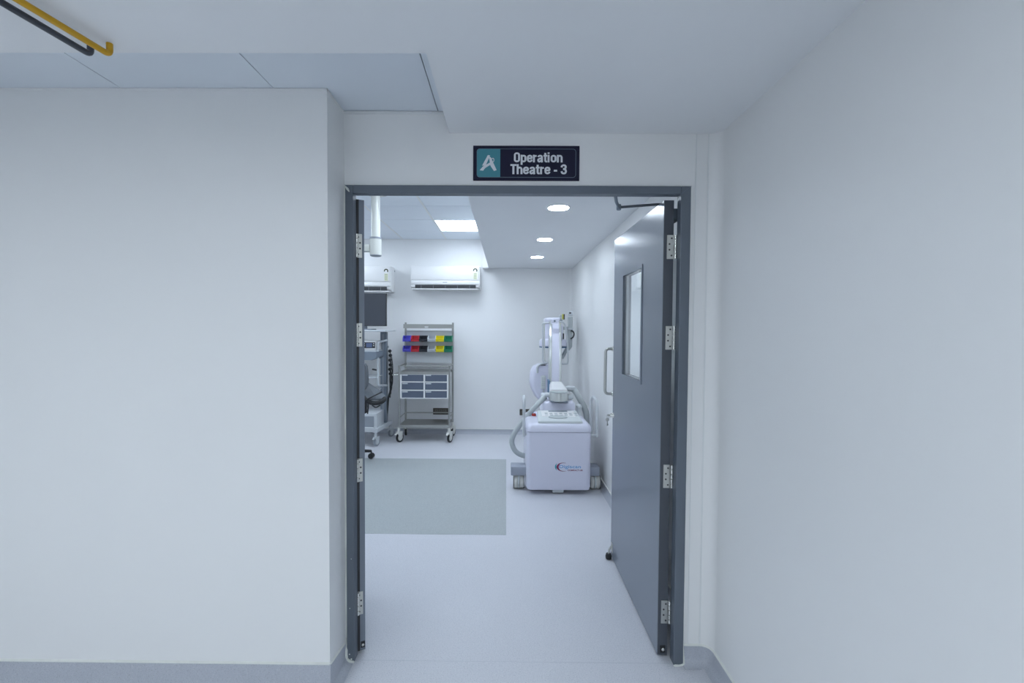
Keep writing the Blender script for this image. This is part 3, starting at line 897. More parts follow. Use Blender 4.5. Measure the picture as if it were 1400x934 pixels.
# push handle on the left side
hz = at(540, 513, Y=TY0).z
hx = at(538.3, 513, Y=TY0 + .1).x
MB().tube(fillet([(tx0, TY0 + .02, hz), (hx, TY0 + .02, hz), (hx, TY1 - .02, hz), (tx0, TY1 - .02, hz)], .03, 5), .010, 10).build('push_handle', 'steel_bright', tr, smooth=True)
# drawer block
dx0, dx1 = tx0 + .014, tx1 - .014
cs = MB()
yf = TY0 - .006
cs.box((dx0, yf + .03, zd0), (dx1, TY1 - .05, zd1))
for k in range(4):
    z = zd0 + (zd1 - zd0) * k / 3
    cs.box((dx0, yf, z - .008 + (.008 if k == 0 else 0) - (.006 if k == 3 else 0)), (dx1, yf + .05, z + .006 + (.004 if k == 0 else 0) - (.006 if k == 3 else 0)))
for x in (dx0 + .006, (dx0 + dx1) / 2, dx1 - .006):
    cs.box((x - .010, yf - .0008, zd0 - .0006), (x + .010, yf + .05, zd1 + .0006))
cs.build('drawer_case', 'white_plastic', tr)
for i in range(2):
    xa = dx0 + .018 if i == 0 else (dx0 + dx1) / 2 + .012
    xb = (dx0 + dx1) / 2 - .012 if i == 0 else dx1 - .018
    for k in range(3):
        za = zd0 + (zd1 - zd0) * k / 3 + .009; zb2 = zd0 + (zd1 - zd0) * (k + 1) / 3 - .010
        d = MB().box((xa, yf + .004, za), (xb, yf + .05, zb2), bev=.003).build('drawer', 'drawer', tr)
        MB().box((xa + .006, yf - .002, zb2 - .018), (xa + .075, yf + .004, zb2 - .004)).build('label_holder', 'light_grey', d)
for (x, y, hd) in ((tx0 - .01, TY0, 60), (tx1, TY0, 70), (tx0, TY1, 100), (tx1, TY1, 75)):
    caster(tr, x, y, zlow + .01, .062, .028, hd + 180)
# bins hanging on the two rails
def bin_mesh(w, h, d):
    m = MB(); t = .003
    m.box((-w / 2, -d, 0), (w / 2, 0, t))
    m.box((-w / 2, -t, 0), (w / 2, 0, h))
    m.box((-w / 2, -d, 0), (w / 2, -d + t, h * .42))
    for s in (-1, 1):
        m.prism([(0, 0), (-d, 0), (-d - .006, h * .45), (-d * .62, h * .95), (0, h)], s * w / 2, s * (w / 2 - t), 'X')
    m.tube([(-w / 2 + .004, -d * .55, h * .97), (-w / 2 + .004, -d * .8, h * .74), (-w / 2 + .006, -d - .002, h * .46), (-w / 2 + .016, -d - .004, h * .38), (w / 2 - .016, -d - .004, h * .38), (w / 2 - .006, -d - .002, h * .46), (w / 2 - .004, -d * .8, h * .74), (w / 2 - .004, -d * .55, h * .97)], .0065, 8)
    return m
cols = ['blue', 'red', 'black', 'grey', 'yellow', 'green']
for row, (yt, ybm) in enumerate(((459, 467.2), (473, 481.2))):
    yb_ = TY1 - .006
    z1, z0 = at(585, yt, Y=yb_ - .08).z, at(585, ybm, Y=yb_ - .08).z
    rail((tx0, yb_ - .0, z1 - .006), (tx1, yb_ - .0, z1 - .006), .006, 'bin_rail')
    xs = [at(550.8, 463, Y=yb_ - .09).x, at(618.5, 463, Y=yb_ - .09).x]
    w = (xs[1] - xs[0]) / 6
    for k, cname in enumerate(cols):
        mb = bin_mesh(w - .003, z1 - z0, .11)
        o = mb.build('storage_bin', 'bin_' + cname, None)
        o.location = (xs[0] + w * (k + .5), yb_ - .004, z0)
        tag(o, '%s plastic storage bin on the %s rail of the steel trolley' % (cname, ('upper', 'lower')[row]), 'bin', 'storage bins on the trolley rails')


# ------------------------------------------------------------------ wall sockets
def wall_socket(p0, p1, n, label):
    xa, xb, za, zb3 = p0.x, p1.x, p1.z, p0.z
    t = thing('wall_socket', ((xa + xb) / 2, YB, za), label, 'socket', 'dark wall sockets')
    MB().box((xa, YB - .012, za), (xb, YB - .0002, zb3), bev=.004).build('plate', 'brown', t)
    w = (xb - xa - .04) / n
    for k in range(n):
        x = xa + .02 + w * (k + .5)
        mo = MB().box((x - w * .44, YB - .016, za + .016), (x + w * .44, YB - .011, zb3 - .016), bev=.002).build('module', 'socket_face', t)
        for (u, v) in ((-.4, -.3), (.4, -.3), (0, .4)):
            MB().lathe([(.005, -.0175), (.005, -.0155)], (x + u * w * .4, YB, (za + zb3) / 2 + v * .03), 'Y', 8).build('pin_hole', 'black', mo)
    return t
wall_socket(at(592, 558, Y=YB - .01), at(612.8, 567, Y=YB - .01), 3, 'dark brown wall socket seen through the steel trolley')
wall_socket(at(710.5, 559.5, Y=YB - .01), at(729, 568, Y=YB - .01), 3, 'dark wall socket low behind the scanning machine')

# ------------------------------------------------------------------ mobile scanning machine with C arm
BX0, BX1 = at(719.8, 640, Y=3.98).x, at(808.5, 640, Y=3.98).x
BYF, BYR = 3.98, 4.62
BZ0, BZ1 = .036, .635
mc = thing('c_arm_scanner', ((BX0 + BX1) / 2, 4.35, 0), 'white mobile C arm scanner on casters beside the right wall', 'medical scanner')


def rounded_rect_pts(x0, x1, y0, y1, r, z, n=6):
    out = []
    for cx_, cy_, a0 in ((x1 - r, y1 - r, 0), (x0 + r, y1 - r, 90), (x0 + r, y0 + r, 180), (x1 - r, y0 + r, 270)):
        out += [Vector((cx_ + r * cos(radians(a0 + 90 * k / n)), cy_ + r * sin(radians(a0 + 90 * k / n)), z)) for k in range(n + 1)]
    return out


def shell(x0, x1, y0, y1, levels, r):
    """lofted rounded block: levels = (z, inset)"""
    return MB().loft([rounded_rect_pts(x0 + i, x1 - i, y0 + i, y1 - i, max(.006, r - i * .5), z) for z, i in levels])


zcut = at(760, 591.5, Y=BYF).z
shell(BX0, BX1, BYF + .006, BYR, [(BZ0, .03), (BZ0 + .008, .008), (BZ0 + .03, .0), (zcut - .004, .0), (zcut, .006)], .045).build('body', 'lilac', mc, smooth=True)
shell(BX0 - .004, BX1 + .004, BYF, BYR, [(zcut, .006), (zcut + .006, .0), (BZ1 - .05, .0), (BZ1 - .025, .006), (BZ1 - .008, .022), (BZ1, .05)], .05).build('hood', 'lilac', mc, smooth=True)
MB().box((.42, BYF + .03, .012), (.52, BYF + .10, BZ0 + .01), bev=.008).build('foot_latch', 'shell_grey', mc, smooth=True)
# control console
ca, cb = at(735.5, 583, Y=4.03).x, at(796.5, 583, Y=4.03).x
zt0 = BZ1 - .012
m = MB()
m.loft([[Vector((ca, 4.015, zt0)), Vector((cb, 4.015, zt0)), Vector((cb, 4.015, zt0 + .03)), Vector((ca, 4.015, zt0 + .03))],
        [Vector((ca + .012, 4.32, zt0)), Vector((cb - .012, 4.32, zt0)), Vector((cb - .012, 4.32, zt0 + .075)), Vector((ca + .012, 4.32, zt0 + .075))]])
cn = m.build('console', 'shell_grey', mc, bevel=.012)
def cz(y): return zt0 + .03 + .045 * (y - 4.015) / .305
def key_pad(xa, xb, ya, yb, mat, nm, t=.003):
    MB().loft([[Vector((xa, ya, cz(ya) - .001)), Vector((xb, ya, cz(ya) - .001)), Vector((xb, ya, cz(ya) + t)), Vector((xa, ya, cz(ya) + t))],
               [Vector((xa, yb, cz(yb) - .001)), Vector((xb, yb, cz(yb) - .001)), Vector((xb, yb, cz(yb) + t)), Vector((xa, yb, cz(yb) + t))]]).build(nm, mat, cn)
key_pad(ca + .045, cb - .045, 4.13, 4.29, 'white_plastic', 'membrane_keypad', .002)
key_pad(ca + .115, cb - .105, 4.262, 4.288, 'mid_grey', 'display', .004)
for i in range(7):
    xk = ca + .075 + i * .045
    for j in range(2):
        key_pad(xk, xk + .026, 4.16 + j * .045, 4.182 + j * .045, 'hose' if (i + j) % 3 else 'light_grey', 'key', .004)
m = MB()
ellipse = [Vector((.475 + .085 * cos(t), 4.115 + .04 * sin(t), 0)) for t in [2 * pi * k / 24 for k in range(24)]]
m.loft([[p + Vector((0, 0, cz(p.y) - .001)) for p in ellipse], [p + Vector((0, 0, cz(p.y) + .006)) for p in ellipse]])
m.build('scroll_pad', 'hose', cn, smooth=True)
# turret and arm
t0, t1 = at(740, 560, Y=4.5).x, at(784.5, 560, Y=4.5).x
zt1 = at(760, 549, Y=4.42).z
shell(t0, t1, 4.35, 4.75, [(BZ1 - .03, .0), (zt1 - .02, .004), (zt1 - .006, .012), (zt1, .03)], .05).build('turret', 'lilac', mc, smooth=True)
c0, c1 = at(752.5, 544, Y=4.28), at(778.5, 549.5, Y=4.28)
zcap1, zcap0 = at(765, 537.5, Y=4.28).z, c1.z
xc_ = (c0.x + c1.x) / 2
hw = (c1.x - c0.x) / 2
YA0, YA1 = 4.28, 4.98
def arm_section(y, w, z0, z1, xo=0.0):
    pts = []
    r = min(.03, (z1 - z0) * .45)
    for cx_, cz_, a0 in ((xc_ + xo + w - r, z1 - r, 0), (xc_ + xo - w + r, z1 - r, 90), (xc_ + xo - w + r * .4, z0 + r * .4, 180), (xc_ + xo + w - r * .4, z0 + r * .4, 270)):
        rr_ = r if a0 < 180 else r * .4
        pts += [Vector((cx_ + rr_ * cos(radians(a0 + 18 * k)), y, cz_ + rr_ * sin(radians(a0 + 18 * k)))) for k in range(6)]
    return pts
xb_ = at(760.5, 526, Y=4.95).x
MB().loft([arm_section(YA0 + .095, hw, zcap0, zcap1 + .022), arm_section(4.6, hw * .95, zcap0 - .01, zcap1 + .03, (xb_ - xc_) * .4), arm_section(YA1, hw * .80, zcap0 - .02, zcap1 + .03, xb_ - xc_)]).build('arm', 'white_plastic', mc, smooth=True)
# rounded silver end cap of the arm: half ellipse in plan with a flat grey top
half = [Vector((xc_ + hw * cos(t), YA0 + .10 - .10 * sin(t), 0)) for t in [pi * k / 16 for k in range(17)]]
MB().loft([[p + Vector((0, 0, z)) for p in half] for z in (zcap0, zcap0 + .004, zcap1 - .012, zcap1 - .006)]).build('arm_end_cap', 'silver', mc, smooth=True)
MB().loft([[Vector((xc_ + (p.x - xc_) * .96, YA0 + .10 + (p.y - YA0 - .10) * .96, z)) for p in half] for z in (zcap1 - .006, zcap1 + .004)]).build('cap_lid', 'hose', mc, smooth=True)
MB().box((xc_ - hw * .9, YA0 + .02, zcap0 - .012), (xc_ + hw * .9, YA0 + .3, zcap0 + .002), bev=.004).build('arm_gasket', 'mid_grey', mc)
MB().box((at(749.2, 530, Y=4.9).x, 4.88, zcap0 - .03), (at(751.6, 530, Y=4.9).x, 5.0, zcap1 + .05), bev=.004).build('side_plate', 'blue_line', mc)
# C shaped arc
RC = .655
CYC, CZC = 4.965 + RC, .945
bx0, bx1 = at(750.5, 510, Y=4.97).x, at(768.2, 510, Y=4.97).x
xcb = (bx0 + bx1) / 2
bw = (bx1 - bx0) / 2
def arc_sweep(prof, a0, a1, n=40):
    """prof: (x offset, radial offset) swept about the C centre; angle 180 is nearest the viewer"""
    secs = []
    for k in range(n + 1):
        th_ = radians(a0 + (a1 - a0) * k / n)
        yy = CYC + (RC + .0) * cos(th_)
        secs.append([Vector((xcb + .092 * (yy - 4.965) + u, CYC + (RC + v) * cos(th_), CZC + (RC + v) * sin(th_))) for u, v in prof])
    return MB().loft(secs)
arc_sweep([(-bw * .60, -.01), (-bw * .60, -.09), (bw * .60, -.09), (bw * .60, -.01)], 78, 275).build('c_arc', 'lilac', mc, smooth=True)
for s in (-1, 1):
    arc_sweep([(s * bw * .58, -.10), (s * bw * .58, .0), (s * bw * .70, .004), (s * bw * .92, .0), (s * bw, -.02), (s * bw, -.10)], 77, 276).build('arc_rail', 'silver', mc, smooth=True)
# bracket with badge at the top end of the arc
tb = at(758.3, 440, Y=5.20)
m = MB(); m.box((tb.x - bw * .6, 5.20, tb.z - .02), (tb.x + bw * .6, 5.26, tb.z + .035), bev=.012); m.build('arc_stop', 'lilac', mc, smooth=True)
MB().lathe([(.010, -.006), (.012, -.003), (.012, .004)], (tb.x, 5.20, tb.z + .008), 'Y', 12).build('stop_button', 'mid_grey', mc)
MB().box((xcb + .06 - bw * 1.9, 5.42, 1.545), (xcb + .06 + bw * 1.05, 5.74, 1.605), bev=.02).build('top_cover', 'lilac', mc, smooth=True)
# detector under the top end
DY = 5.55
q0, q1 = at(737.3, 464, Y=DY), at(775.5, 475.5, Y=DY)
xd = (q0.x + q1.x) / 2; rd = (q1.x - q0.x) / 2
MB().lathe([(rd * .86, q1.z + .012), (rd, q1.z + .02), (rd, q0.z - .02), (rd * .92, q0.z), (rd * .70, q0.z + .01), (rd * .70, 1.50), (rd * .55, 1.54)], (xd, DY, 0), 'Z', 36).build('detector', 'lilac', mc, smooth=True)
MB().lathe([(rd * .95, q1.z), (rd * 1.0, q1.z + .004), (rd * 1.0, q1.z + .014), (rd * .9, q1.z + .016)], (xd, DY, 0), 'Z', 36).build('detector_ring', 'blue_line', mc, smooth=True)
# tube handles on both sides of the detector
hy2 = 5.26
def hp_(x, y): return at(x, y, Y=hy2)
lf = fillet([hp_(750, 441.5), hp_(741.8, 441.5), hp_(742.3, 496), hp_(750, 496)], .03, 5)
MB().tube(lf, .0098, 10).build('grip_frame', 'light_grey', mc, smooth=True)
MB().tube([p + Vector((.028, .10, 0)) for p in lf], .008, 8).build('grip_frame', 'silver', mc, smooth=True)
rf = smooth_path([hp_(765, 440), hp_(771.5, 442), hp_(774.5, 455), hp_(776, 475), hp_(776.3, 492)], 4) + fillet([hp_(776.3, 494), hp_(776, 497.5), hp_(764, 497.5)], .02, 4)
MB().tube(rf, .0098, 10).build('grip_frame', 'light_grey', mc, smooth=True)
MB().box((hp_(770, 470).x, hy2 + .03, hp_(770, 464).z), (hp_(771.5, 470).x, hy2 + .06, hp_(770, 456).z)).build('cable_gland', 'black', mc)
# slanting rod for a diagonal line of shade behind the right handle
sa, sb = at(774, 480, Y=5.6), at(768, 490, Y=5.6)
MB().tube([sa + Vector((.02, 0, .05)), sb], .022, 8).build('shade_rod', 'hose', mc)
# tube head low on the left with its hand switch
g0, g1 = at(724, 498, Y=5.5), at(750, 551, Y=5.5)
m = MB()
secs = []
for (fz, xl) in ((0.0, .10), (.06, .045), (.18, .012), (.45, .0), (.62, .018), (.8, .06), (.93, .12), (1.0, .16)):
    z = g0.z + (g1.z - g0.z) * fz
    xs0, xs1 = g0.x + xl, g1.x + .10
    secs.append(rounded_rect_pts(xs0, xs1, 5.40, 5.66, .055, z))
m.loft(secs); m.build('tube_head', 'lilac', mc, smooth=True)
tz = at(735, 498, Y=5.40).z
arcp = smooth_path([at(734.5, 510, Y=5.385), at(735, 501.5, Y=5.385), at(740, 497.5, Y=5.385), at(748, 497, Y=5.385)], 5)
MB().tube(arcp, .013, 8).build('head_handle', 'light_grey', mc, smooth=True)
MB().box(at(737.5, 499.8, Y=5.392), at(746, 498, Y=5.398) + Vector((0, .01, 0)), bev=.002).build('vent_slot', 'black', mc)
MB().box(at(734, 507.5, Y=5.398), at(750, 501.5, Y=5.405), bev=.004).build('head_band', 'lilac', mc)
r0, r1 = at(739.6, 513.5, Y=5.385), at(746, 532, Y=5.385)
hs = MB().box((r0.x, 5.375, r1.z), (r1.x, 5.40, r0.z), bev=.010, seg=3).build('hand_control', 'shell_grey', mc, smooth=True)
for j in range(5):
    for i in range(2):
        xk = r0.x + .012 + i * .020; zk = r0.z - .035 - j * .021
        MB().box((xk, 5.372, zk), (xk + .013, 5.376, zk + .011)).build('key', 'hose', hs)
MB().tube(smooth_path([at(743, 532, Y=5.39), at(743.5, 541, Y=5.40), at(748, 549, Y=5.40), at(752, 545, Y=5.2)], 5), .008, 8).build('control_cable', 'light_grey', mc, smooth=True)
# detector electronics hanging on the right with a black cable loop
e = MB(); p, q = at(777, 433, Y=5.75), at(782, 449, Y=5.75); e.box((p.x, 5.70, q.z), (q.x, 5.80, p.z), bev=.008)
p, q = at(776.3, 450, Y=5.75), at(781.5, 474, Y=5.75); e.prism([(p.x, p.z), (q.x, p.z), (q.x, q.z), (p.x + .012, q.z - .05), (p.x, q.z)], 5.69, 5.81, 'Y')
eb = e.build('cable_housing', 'hose', mc, bevel=.004)
p, q = at(776, 448.5, Y=5.75), at(782.6, 451, Y=5.75)
MB().box((p.x, 5.68, q.z), (q.x, 5.82, p.z), bev=.004).build('housing_band', 'light_grey', eb)
p, q = at(777.2, 425.5, Y=5.75), at(782.8, 432, Y=5.75)
MB().box((p.x, 5.71, q.z), (q.x, 5.79, p.z), bev=.008).build('housing_cap', 'light_grey', eb)
p = at(779.5, 428, Y=5.708)
MB().box((p.x - .012, 5.704, p.z - .008), (p.x + .012, 5.712, p.z + .008)).build('cap_port', 'black', eb)
MB().tube(smooth_path([at(780, 463.5, Y=5.68), at(783.5, 461, Y=5.68), at(784.7, 456.5, Y=5.68), at(783, 453, Y=5.68), at(780.5, 452.5, Y=5.68)], 5), .009, 8).build('cable_loop', 'black', eb, smooth=True)
MB().box((at(776, 452, Y=5.69).x - .30, 5.73, 1.46), (at(777, 452, Y=5.69).x + .004, 5.77, 1.50)).build('housing_arm', 'hose', eb)
# warning tag beside the top of the arc
p, q = at(765, 430.5, Y=5.45), at(769, 440, Y=5.45)
wt = MB().box((p.x, 5.42, q.z), (q.x, 5.47, p.z), bev=.004).build('aiming_lamp', 'hose', mc)
p, q = at(768.5, 429.5, Y=5.42), at(771.4, 436.8, Y=5.42)
MB().box((p.x, 5.415, q.z), (q.x, 5.45, p.z), bev=.003).build('warning_label', 'yellow_tag', wt)
p, q = at(770.6, 429.5, Y=5.41), at(772, 437, Y=5.41)
MB().box((p.x, 5.41, q.z), (q.x, 5.455, p.z)).build('lamp_side', 'black', wt)
# push handles on both sides of the body
for (xh, s) in ((at(716, 560, Y=4.15).x, -1), (at(814, 560, Y=4.15).x, 1)):
    z1_ = at(716, 541, Y=4.15).z
    dx_ = .03 if s > 0 else .004
    path = fillet([(xh, 4.07, .50), (xh, 4.07, z1_ - .04), (xh - s * dx_ * .6, 4.14, z1_), (xh - s * dx_, 4.20, z1_ - .035), (xh - s * dx_, 4.20, .50)], .04, 5)
    hd = MB().tube(path, .0135, 12).build('push_handle', 'light_grey', mc, smooth=True)
    for yy, xo in ((4.07, 0), (4.20, -s * dx_)):
        MB().tube([(xh + xo, yy, .52), (xh + xo - s * .05, yy, .52)], .011, 10).build('handle_bracket', 'light_grey', hd, smooth=True)
# cross bar and twin casters
xa_, xb2 = at(698.5, 643, Y=4.12).x, at(819.5, 643, Y=4.12).x
zz1, zz0 = at(710, 637.5, Y=4.12).z, at(710, 649.5, Y=4.12).z
MB().box((xa_, 4.10, zz0), (xb2, 4.24, zz1), bev=.006).build('cross_bar', 'bar_grey', mc, smooth=True)
def twin_caster(xc3, yc3, r=.067, w=.088):
    f = MB(); f.lathe([(.02, r * 1.6), (.02, zz0 + .002)], (xc3, yc3, 0), 'Z', 14)
    f.lathe([(r * 1.12, -w * .07), (r * 1.12, w * .07)], (xc3, yc3, r * 1.12), 'X', 24)
    f.lathe([(r * .7, -w * .54), (r * .7, -w * .50), (r * .7, w * .50), (r * .7, w * .54)], (xc3, yc3, r), 'X', 20)
    fk = f.build('caster', 'shell_grey', mc, smooth=True)
    for s in (-1, 1):
        MB().lathe([(r * .7, s * w * .10), (r * .97, s * w * .12), (r, s * w * .2), (r, s * w * .40), (r * .93, s * w * .5), (r * .7, s * w * .51)], (xc3, yc3, r), 'X', 28).build('tyre', 'offwhite', fk, smooth=True)
        MB().lathe([(r * 1.0, s * w * .505), (r * 1.02, s * w * .51), (r * 1.02, s * w * .545), (r * .7, s * w * .55)], (xc3, yc3, r * 1.02), 'X', 28).build('wheel_guard', 'rubber', fk, smooth=True)
twin_caster(at(709, 658, Y=4.15).x, 4.17); twin_caster(at(813, 658, Y=4.15).x, 4.17)
for x in (BX0 + .12, BX1 - .12):
    f = MB(); f.lathe([(.02, .09), (.02, .2)], (x, 4.95, 0), 'Z', 12); f.lathe([(.03, -.02), (.05, -.018), (.05, .018), (.03, .02)], (x, 4.95, .05), 'X', 22)
    f.build('caster', 'offwhite', mc, smooth=True)
MB().box((BX0 + .09, 4.5, .11), (BX1 - .09, 5.0, .16), bev=.01).build('chassis', 'mid_grey', mc)
MB().box((xb_ - .05, 4.72, .16), (xb_ + .05, 4.86, zcap0), bev=.01).build('column', 'light_grey', mc)
# hoses
hy3 = 4.36
hl = smooth_path([at(744, 543, Y=4.5), at(736, 552, Y=hy3), at(724, 565, Y=hy3), at(712, 580, Y=hy3), at(702.5, 594, Y=hy3), at(699.8, 605, Y=hy3), at(704.5, 616.5, Y=hy3), at(714, 622.5, Y=hy3), at(728, 625, Y=hy3)], 7)
ho = MB().tube(hl, .0245, 14).build('hose', 'hose', mc, smooth=True)
MB().lathe([(.030, -.03), (.032, -.02), (.032, .02), (.030, .03)], at(744, 541.5, Y=4.52), 'X', 18).build('hose_clamp', 'light_grey', ho, smooth=True)
MB().lathe([(.022, -.03), (.024, -.02), (.024, .02), (.022, .03)], at(748.5, 540, Y=4.50), 'X', 18).build('hose_clamp', 'light_grey', ho, smooth=True)
hr = smooth_path([at(776, 531, Y=4.6), at(785, 533.5, Y=4.55), at(793, 546, Y=4.5), at(799, 558, Y=4.5), at(802, 568, Y=4.5), at(803, 580, Y=4.5)], 7)
ho2 = MB().tube(hr, .030, 14).build('hose', 'hose', mc, smooth=True)
MB().lathe([(.046, -.016), (.05, -.008), (.05, .012), (.03, .018)], at(779.5, 530.5, Y=4.56), 'Z', 20).build('hose_fitting', 'light_grey', ho2, smooth=True)
MB().box(at(777, 546, Y=4.5), at(784, 540, Y=4.5) + Vector((0, .06, 0)), bev=.006).build('hose_bracket', 'shell_grey', ho2)
kb = at(791.5, 555, Y=4.42)
MB().lathe([(.028, -.14), (.028, -.02), (.024, -.02), (.030, -.015), (.030, .005), (.02, .014)], kb, 'Z', 18).build('brake_knob', 'shell_grey', mc, smooth=True)
eb_ = at(730, 563, Y=4.35)
m = MB(); m.lathe([(.021, -.02), (.021, 0), (.014, .008)], (eb_.x, 4.35, BZ1 + .015), 'Z', 18); m.build('emergency_button', 'red', mc, smooth=True)
# logo on the front
ly = BYF + .006
def lg(px, py): return at(740 + px / 11.68, 610 + py / 11.68, Y=ly - .001)
def crescent(cx_, cy_, rx, ry, thick, mat, a0, a1):
    ang = [a0 + (a1 - a0) * k / 18 for k in range(19)]
    out = [lg(cx_ + rx * cos(radians(a)), cy_ + ry * sin(radians(a))) for a in ang]
    inn = [lg(cx_ + (rx - thick * sin(pi * k / 18)) * cos(radians(a)), cy_ + (ry - thick * .3 * sin(pi * k / 18) - 2) * sin(radians(a))) for k, a in enumerate(ang)][::-1]
    secs = [[Vector((p.x, y, p.z)) for p in out + inn] for y in (ly - .0016, ly + .004)]
    m = MB()
    n = len(out)
    for k in range(n - 1):
        q = [out[k], out[k + 1], inn[n - 2 - k], inn[n - 1 - k]]
        m.prism([(p.x, p.z) for p in q], ly - .0014, ly + .004, 'Y')
    m.build('logo_crescent', mat, mc)
crescent(272, 332, 54, 60, 26, 'logo_teal', 112, 248)
crescent(350, 335, 106, 70, 34, 'logo_maroon', 64, 296)
p0, p1 = lg(288, 305), lg(632, 362)
text_mesh('logo_text', 'Digiscan', 'logo_blue', (p0.z - p1.z) * 1.28, ((p0.x + p1.x) / 2, ly, (p0.z + p1.z) / 2 + .001), mc, depth=.0012, width=p1.x - p0.x, bold=.0003)
p0, p1 = lg(420, 377), lg(665, 402)
text_mesh('logo_text', 'COMPACT-SR', 'logo_maroon', (p0.z - p1.z) * 1.35, ((p0.x + p1.x) / 2, ly, (p0.z + p1.z) / 2), mc, depth=.0012, width=p1.x - p0.x, bold=.0004)

# ------------------------------------------------------------------ equipment cart behind the left leaf
EY0, EY1 = 5.60, 6.12
ec = thing('equipment_cart', (-1.93, 5.86, 0), 'grey equipment cart with power strip standing left of the steel trolley', 'cart')
ex1 = at(529, 520, Y=5.98).x; ex0 = ex1 - .66
pz1 = at(525, 454, Y=5.98).z
zb4 = .215
pw = (at(529, 520, Y=5.98).x - at(520.8, 520, Y=5.98).x)
for x in (ex1 - pw, ex0):
    MB().box((x, 5.95, zb4), (x + pw, 6.03, pz1), bev=.006).build('column', 'mid_grey', ec)
    MB().box((x + pw * .30, 5.9465, zb4 + .05), (x + pw * .62, 5.951, pz1 - .03)).build('column_slot', 'grey_plastic', ec)
ztop = at(525, 451, Y=5.8).z
MB().box((ex0 - .01, EY0 + .02, ztop - .025), (at(531.5, 452, Y=5.75).x, EY1, ztop), bev=.006).build('top_shelf', 'light_grey', ec)
# base frame and casters
for x in (ex0 + .02, at(513.5, 600, Y=EY0).x):
    xr_ = at(534, 575, Y=EY1).x if x > -1.8 else x
    m = MB()
    za_, zb5 = at(513, 586, Y=EY0).z, at(513, 591.5, Y=EY0).z
    m.loft([[Vector((x - .025, EY0 - .02, zb5)), Vector((x + .025, EY0 - .02, zb5)), Vector((x + .025, EY0 - .02, za_)), Vector((x - .025, EY0 - .02, za_))],
            [Vector((xr_ - .025, EY1, zb5)), Vector((xr_ + .025, EY1, zb5)), Vector((xr_ + .025, EY1, za_)), Vector((xr_ - .025, EY1, za_))]])
    m.build('base_beam', 'light_grey', ec, bevel=.005)
    caster(ec, x, EY0, zb5 + .012, .052, .03, 250, 'light_grey', 'grey_plastic', 'light_grey')
    caster(ec, xr_, EY1 - .02, zb5 + .012, .052, .03, 245, 'light_grey', 'grey_plastic', 'light_grey')
za_, zb5 = at(513, 584.5, Y=EY0).z, at(513, 590.5, Y=EY0).z
MB().box((ex0, EY0 - .02, zb5), (at(512, 590, Y=EY0).x, EY0 + .04, za_), bev=.005).build('base_beam', 'light_grey', ec)
# front uprights in white
p = at(516.5, 500, Y=5.72)
MB().tube(fillet([(p.x + .05, 5.95, at(519, 466, Y=5.72).z), (p.x, 5.72, at(519, 468, Y=5.72).z), (p.x, 5.72, at(519, 527, Y=5.72).z), (p.x + .05, 5.95, at(519, 530, Y=5.72).z)], .05, 5), .014, 10).build('side_rail', 'light_grey', ec, smooth=True)
# shelves
def shelf(y, x1px, mat, t=.03, yn=EY0 + .06, nm='shelf'):
    z = at(510, y, Y=yn).z
    MB().box((ex0, yn, z - t), (at(x1px, y, Y=yn).x, EY1 - .06, z), bev=.005).build(nm, mat, ec)
    return z
zs1 = shelf(479, 514, 'light_grey', .02)
# keyboard drawer, dark grey with sloped underside
p = at(515, 481, Y=5.62); q = at(515, 489.5, Y=5.62); q2 = at(509, 492.5, Y=5.62)
MB().prism([(ex0, p.z), (p.x, p.z), (q.x, q.z), (q2.x, q2.z), (ex0, q2.z)], 5.60, 5.95, 'Y').build('keyboard_drawer', 'mid_grey', ec, bevel=.004)
zs2 = shelf(516, 514, 'light_grey', .012)
zs3 = shelf(534, 513, 'light_grey', .012)
MB().tube([at(509, 505, Y=5.75), at(515, 506, Y=5.75)], .010, 8).build('hook', 'black', ec)
# lower drive unit
p, q = at(515, 566, Y=5.62), at(515, 587, Y=5.62)
lb = MB().box((ex0 + .03, 5.62, q.z), (p.x, 6.0, p.z), bev=.006).build('lower_case', 'light_grey', ec)
p, q = at(511, 569.5, Y=5.615), at(511, 584, Y=5.615)
MB().box((ex0 + .06, 5.612, q.z), (p.x, 5.625, p.z), bev=.003).build('case_front', 'grey_plastic', lb)
# power strip with plugs and hanging leads
p, q = at(530.5, 476, Y=6.0), at(535, 521, Y=6.0)
ps = MB().box((p.x, 5.98, q.z), (q.x, 6.03, p.z), bev=.004).build('power_strip', 'white_plastic', ec)
for k, yy in enumerate((480, 486, 492.5, 499, 505, 511)):
    b_ = at(533.2 + (.4 if k % 2 else -.3), yy, Y=5.955)
    MB().lathe([(.016, -.02), (.020, -.012), (.020, .02)], b_, 'Y', 12).build('plug', 'black', ps, smooth=True)
MB().box((p.x - .006, 6.0, p.z - .02), (p.x + .004, 6.02, p.z + .03)).build('strip_bracket', 'grey_plastic', ps)
random.seed(12)
for k, (yy, xe) in enumerate(((480, 536.2), (486, 535.4), (492.5, 536), (499, 535), (505, 534), (511, 533))):
    s0 = at(533.2, yy, Y=5.94)
    ye = 560 + 5 * k
    pth = smooth_path([s0, at(xe, yy + 14, Y=5.93), at(xe + .5, yy + 32, Y=5.94), at(531.5 + random.uniform(-.6, 1), 542, Y=5.97), at(529.8 + random.uniform(0, .6), 560, Y=6.0), at(529.4, 570, Y=6.02)], 6)
    MB().tube(pth, .0055, 6).build('lead', 'black', ps, smooth=True)

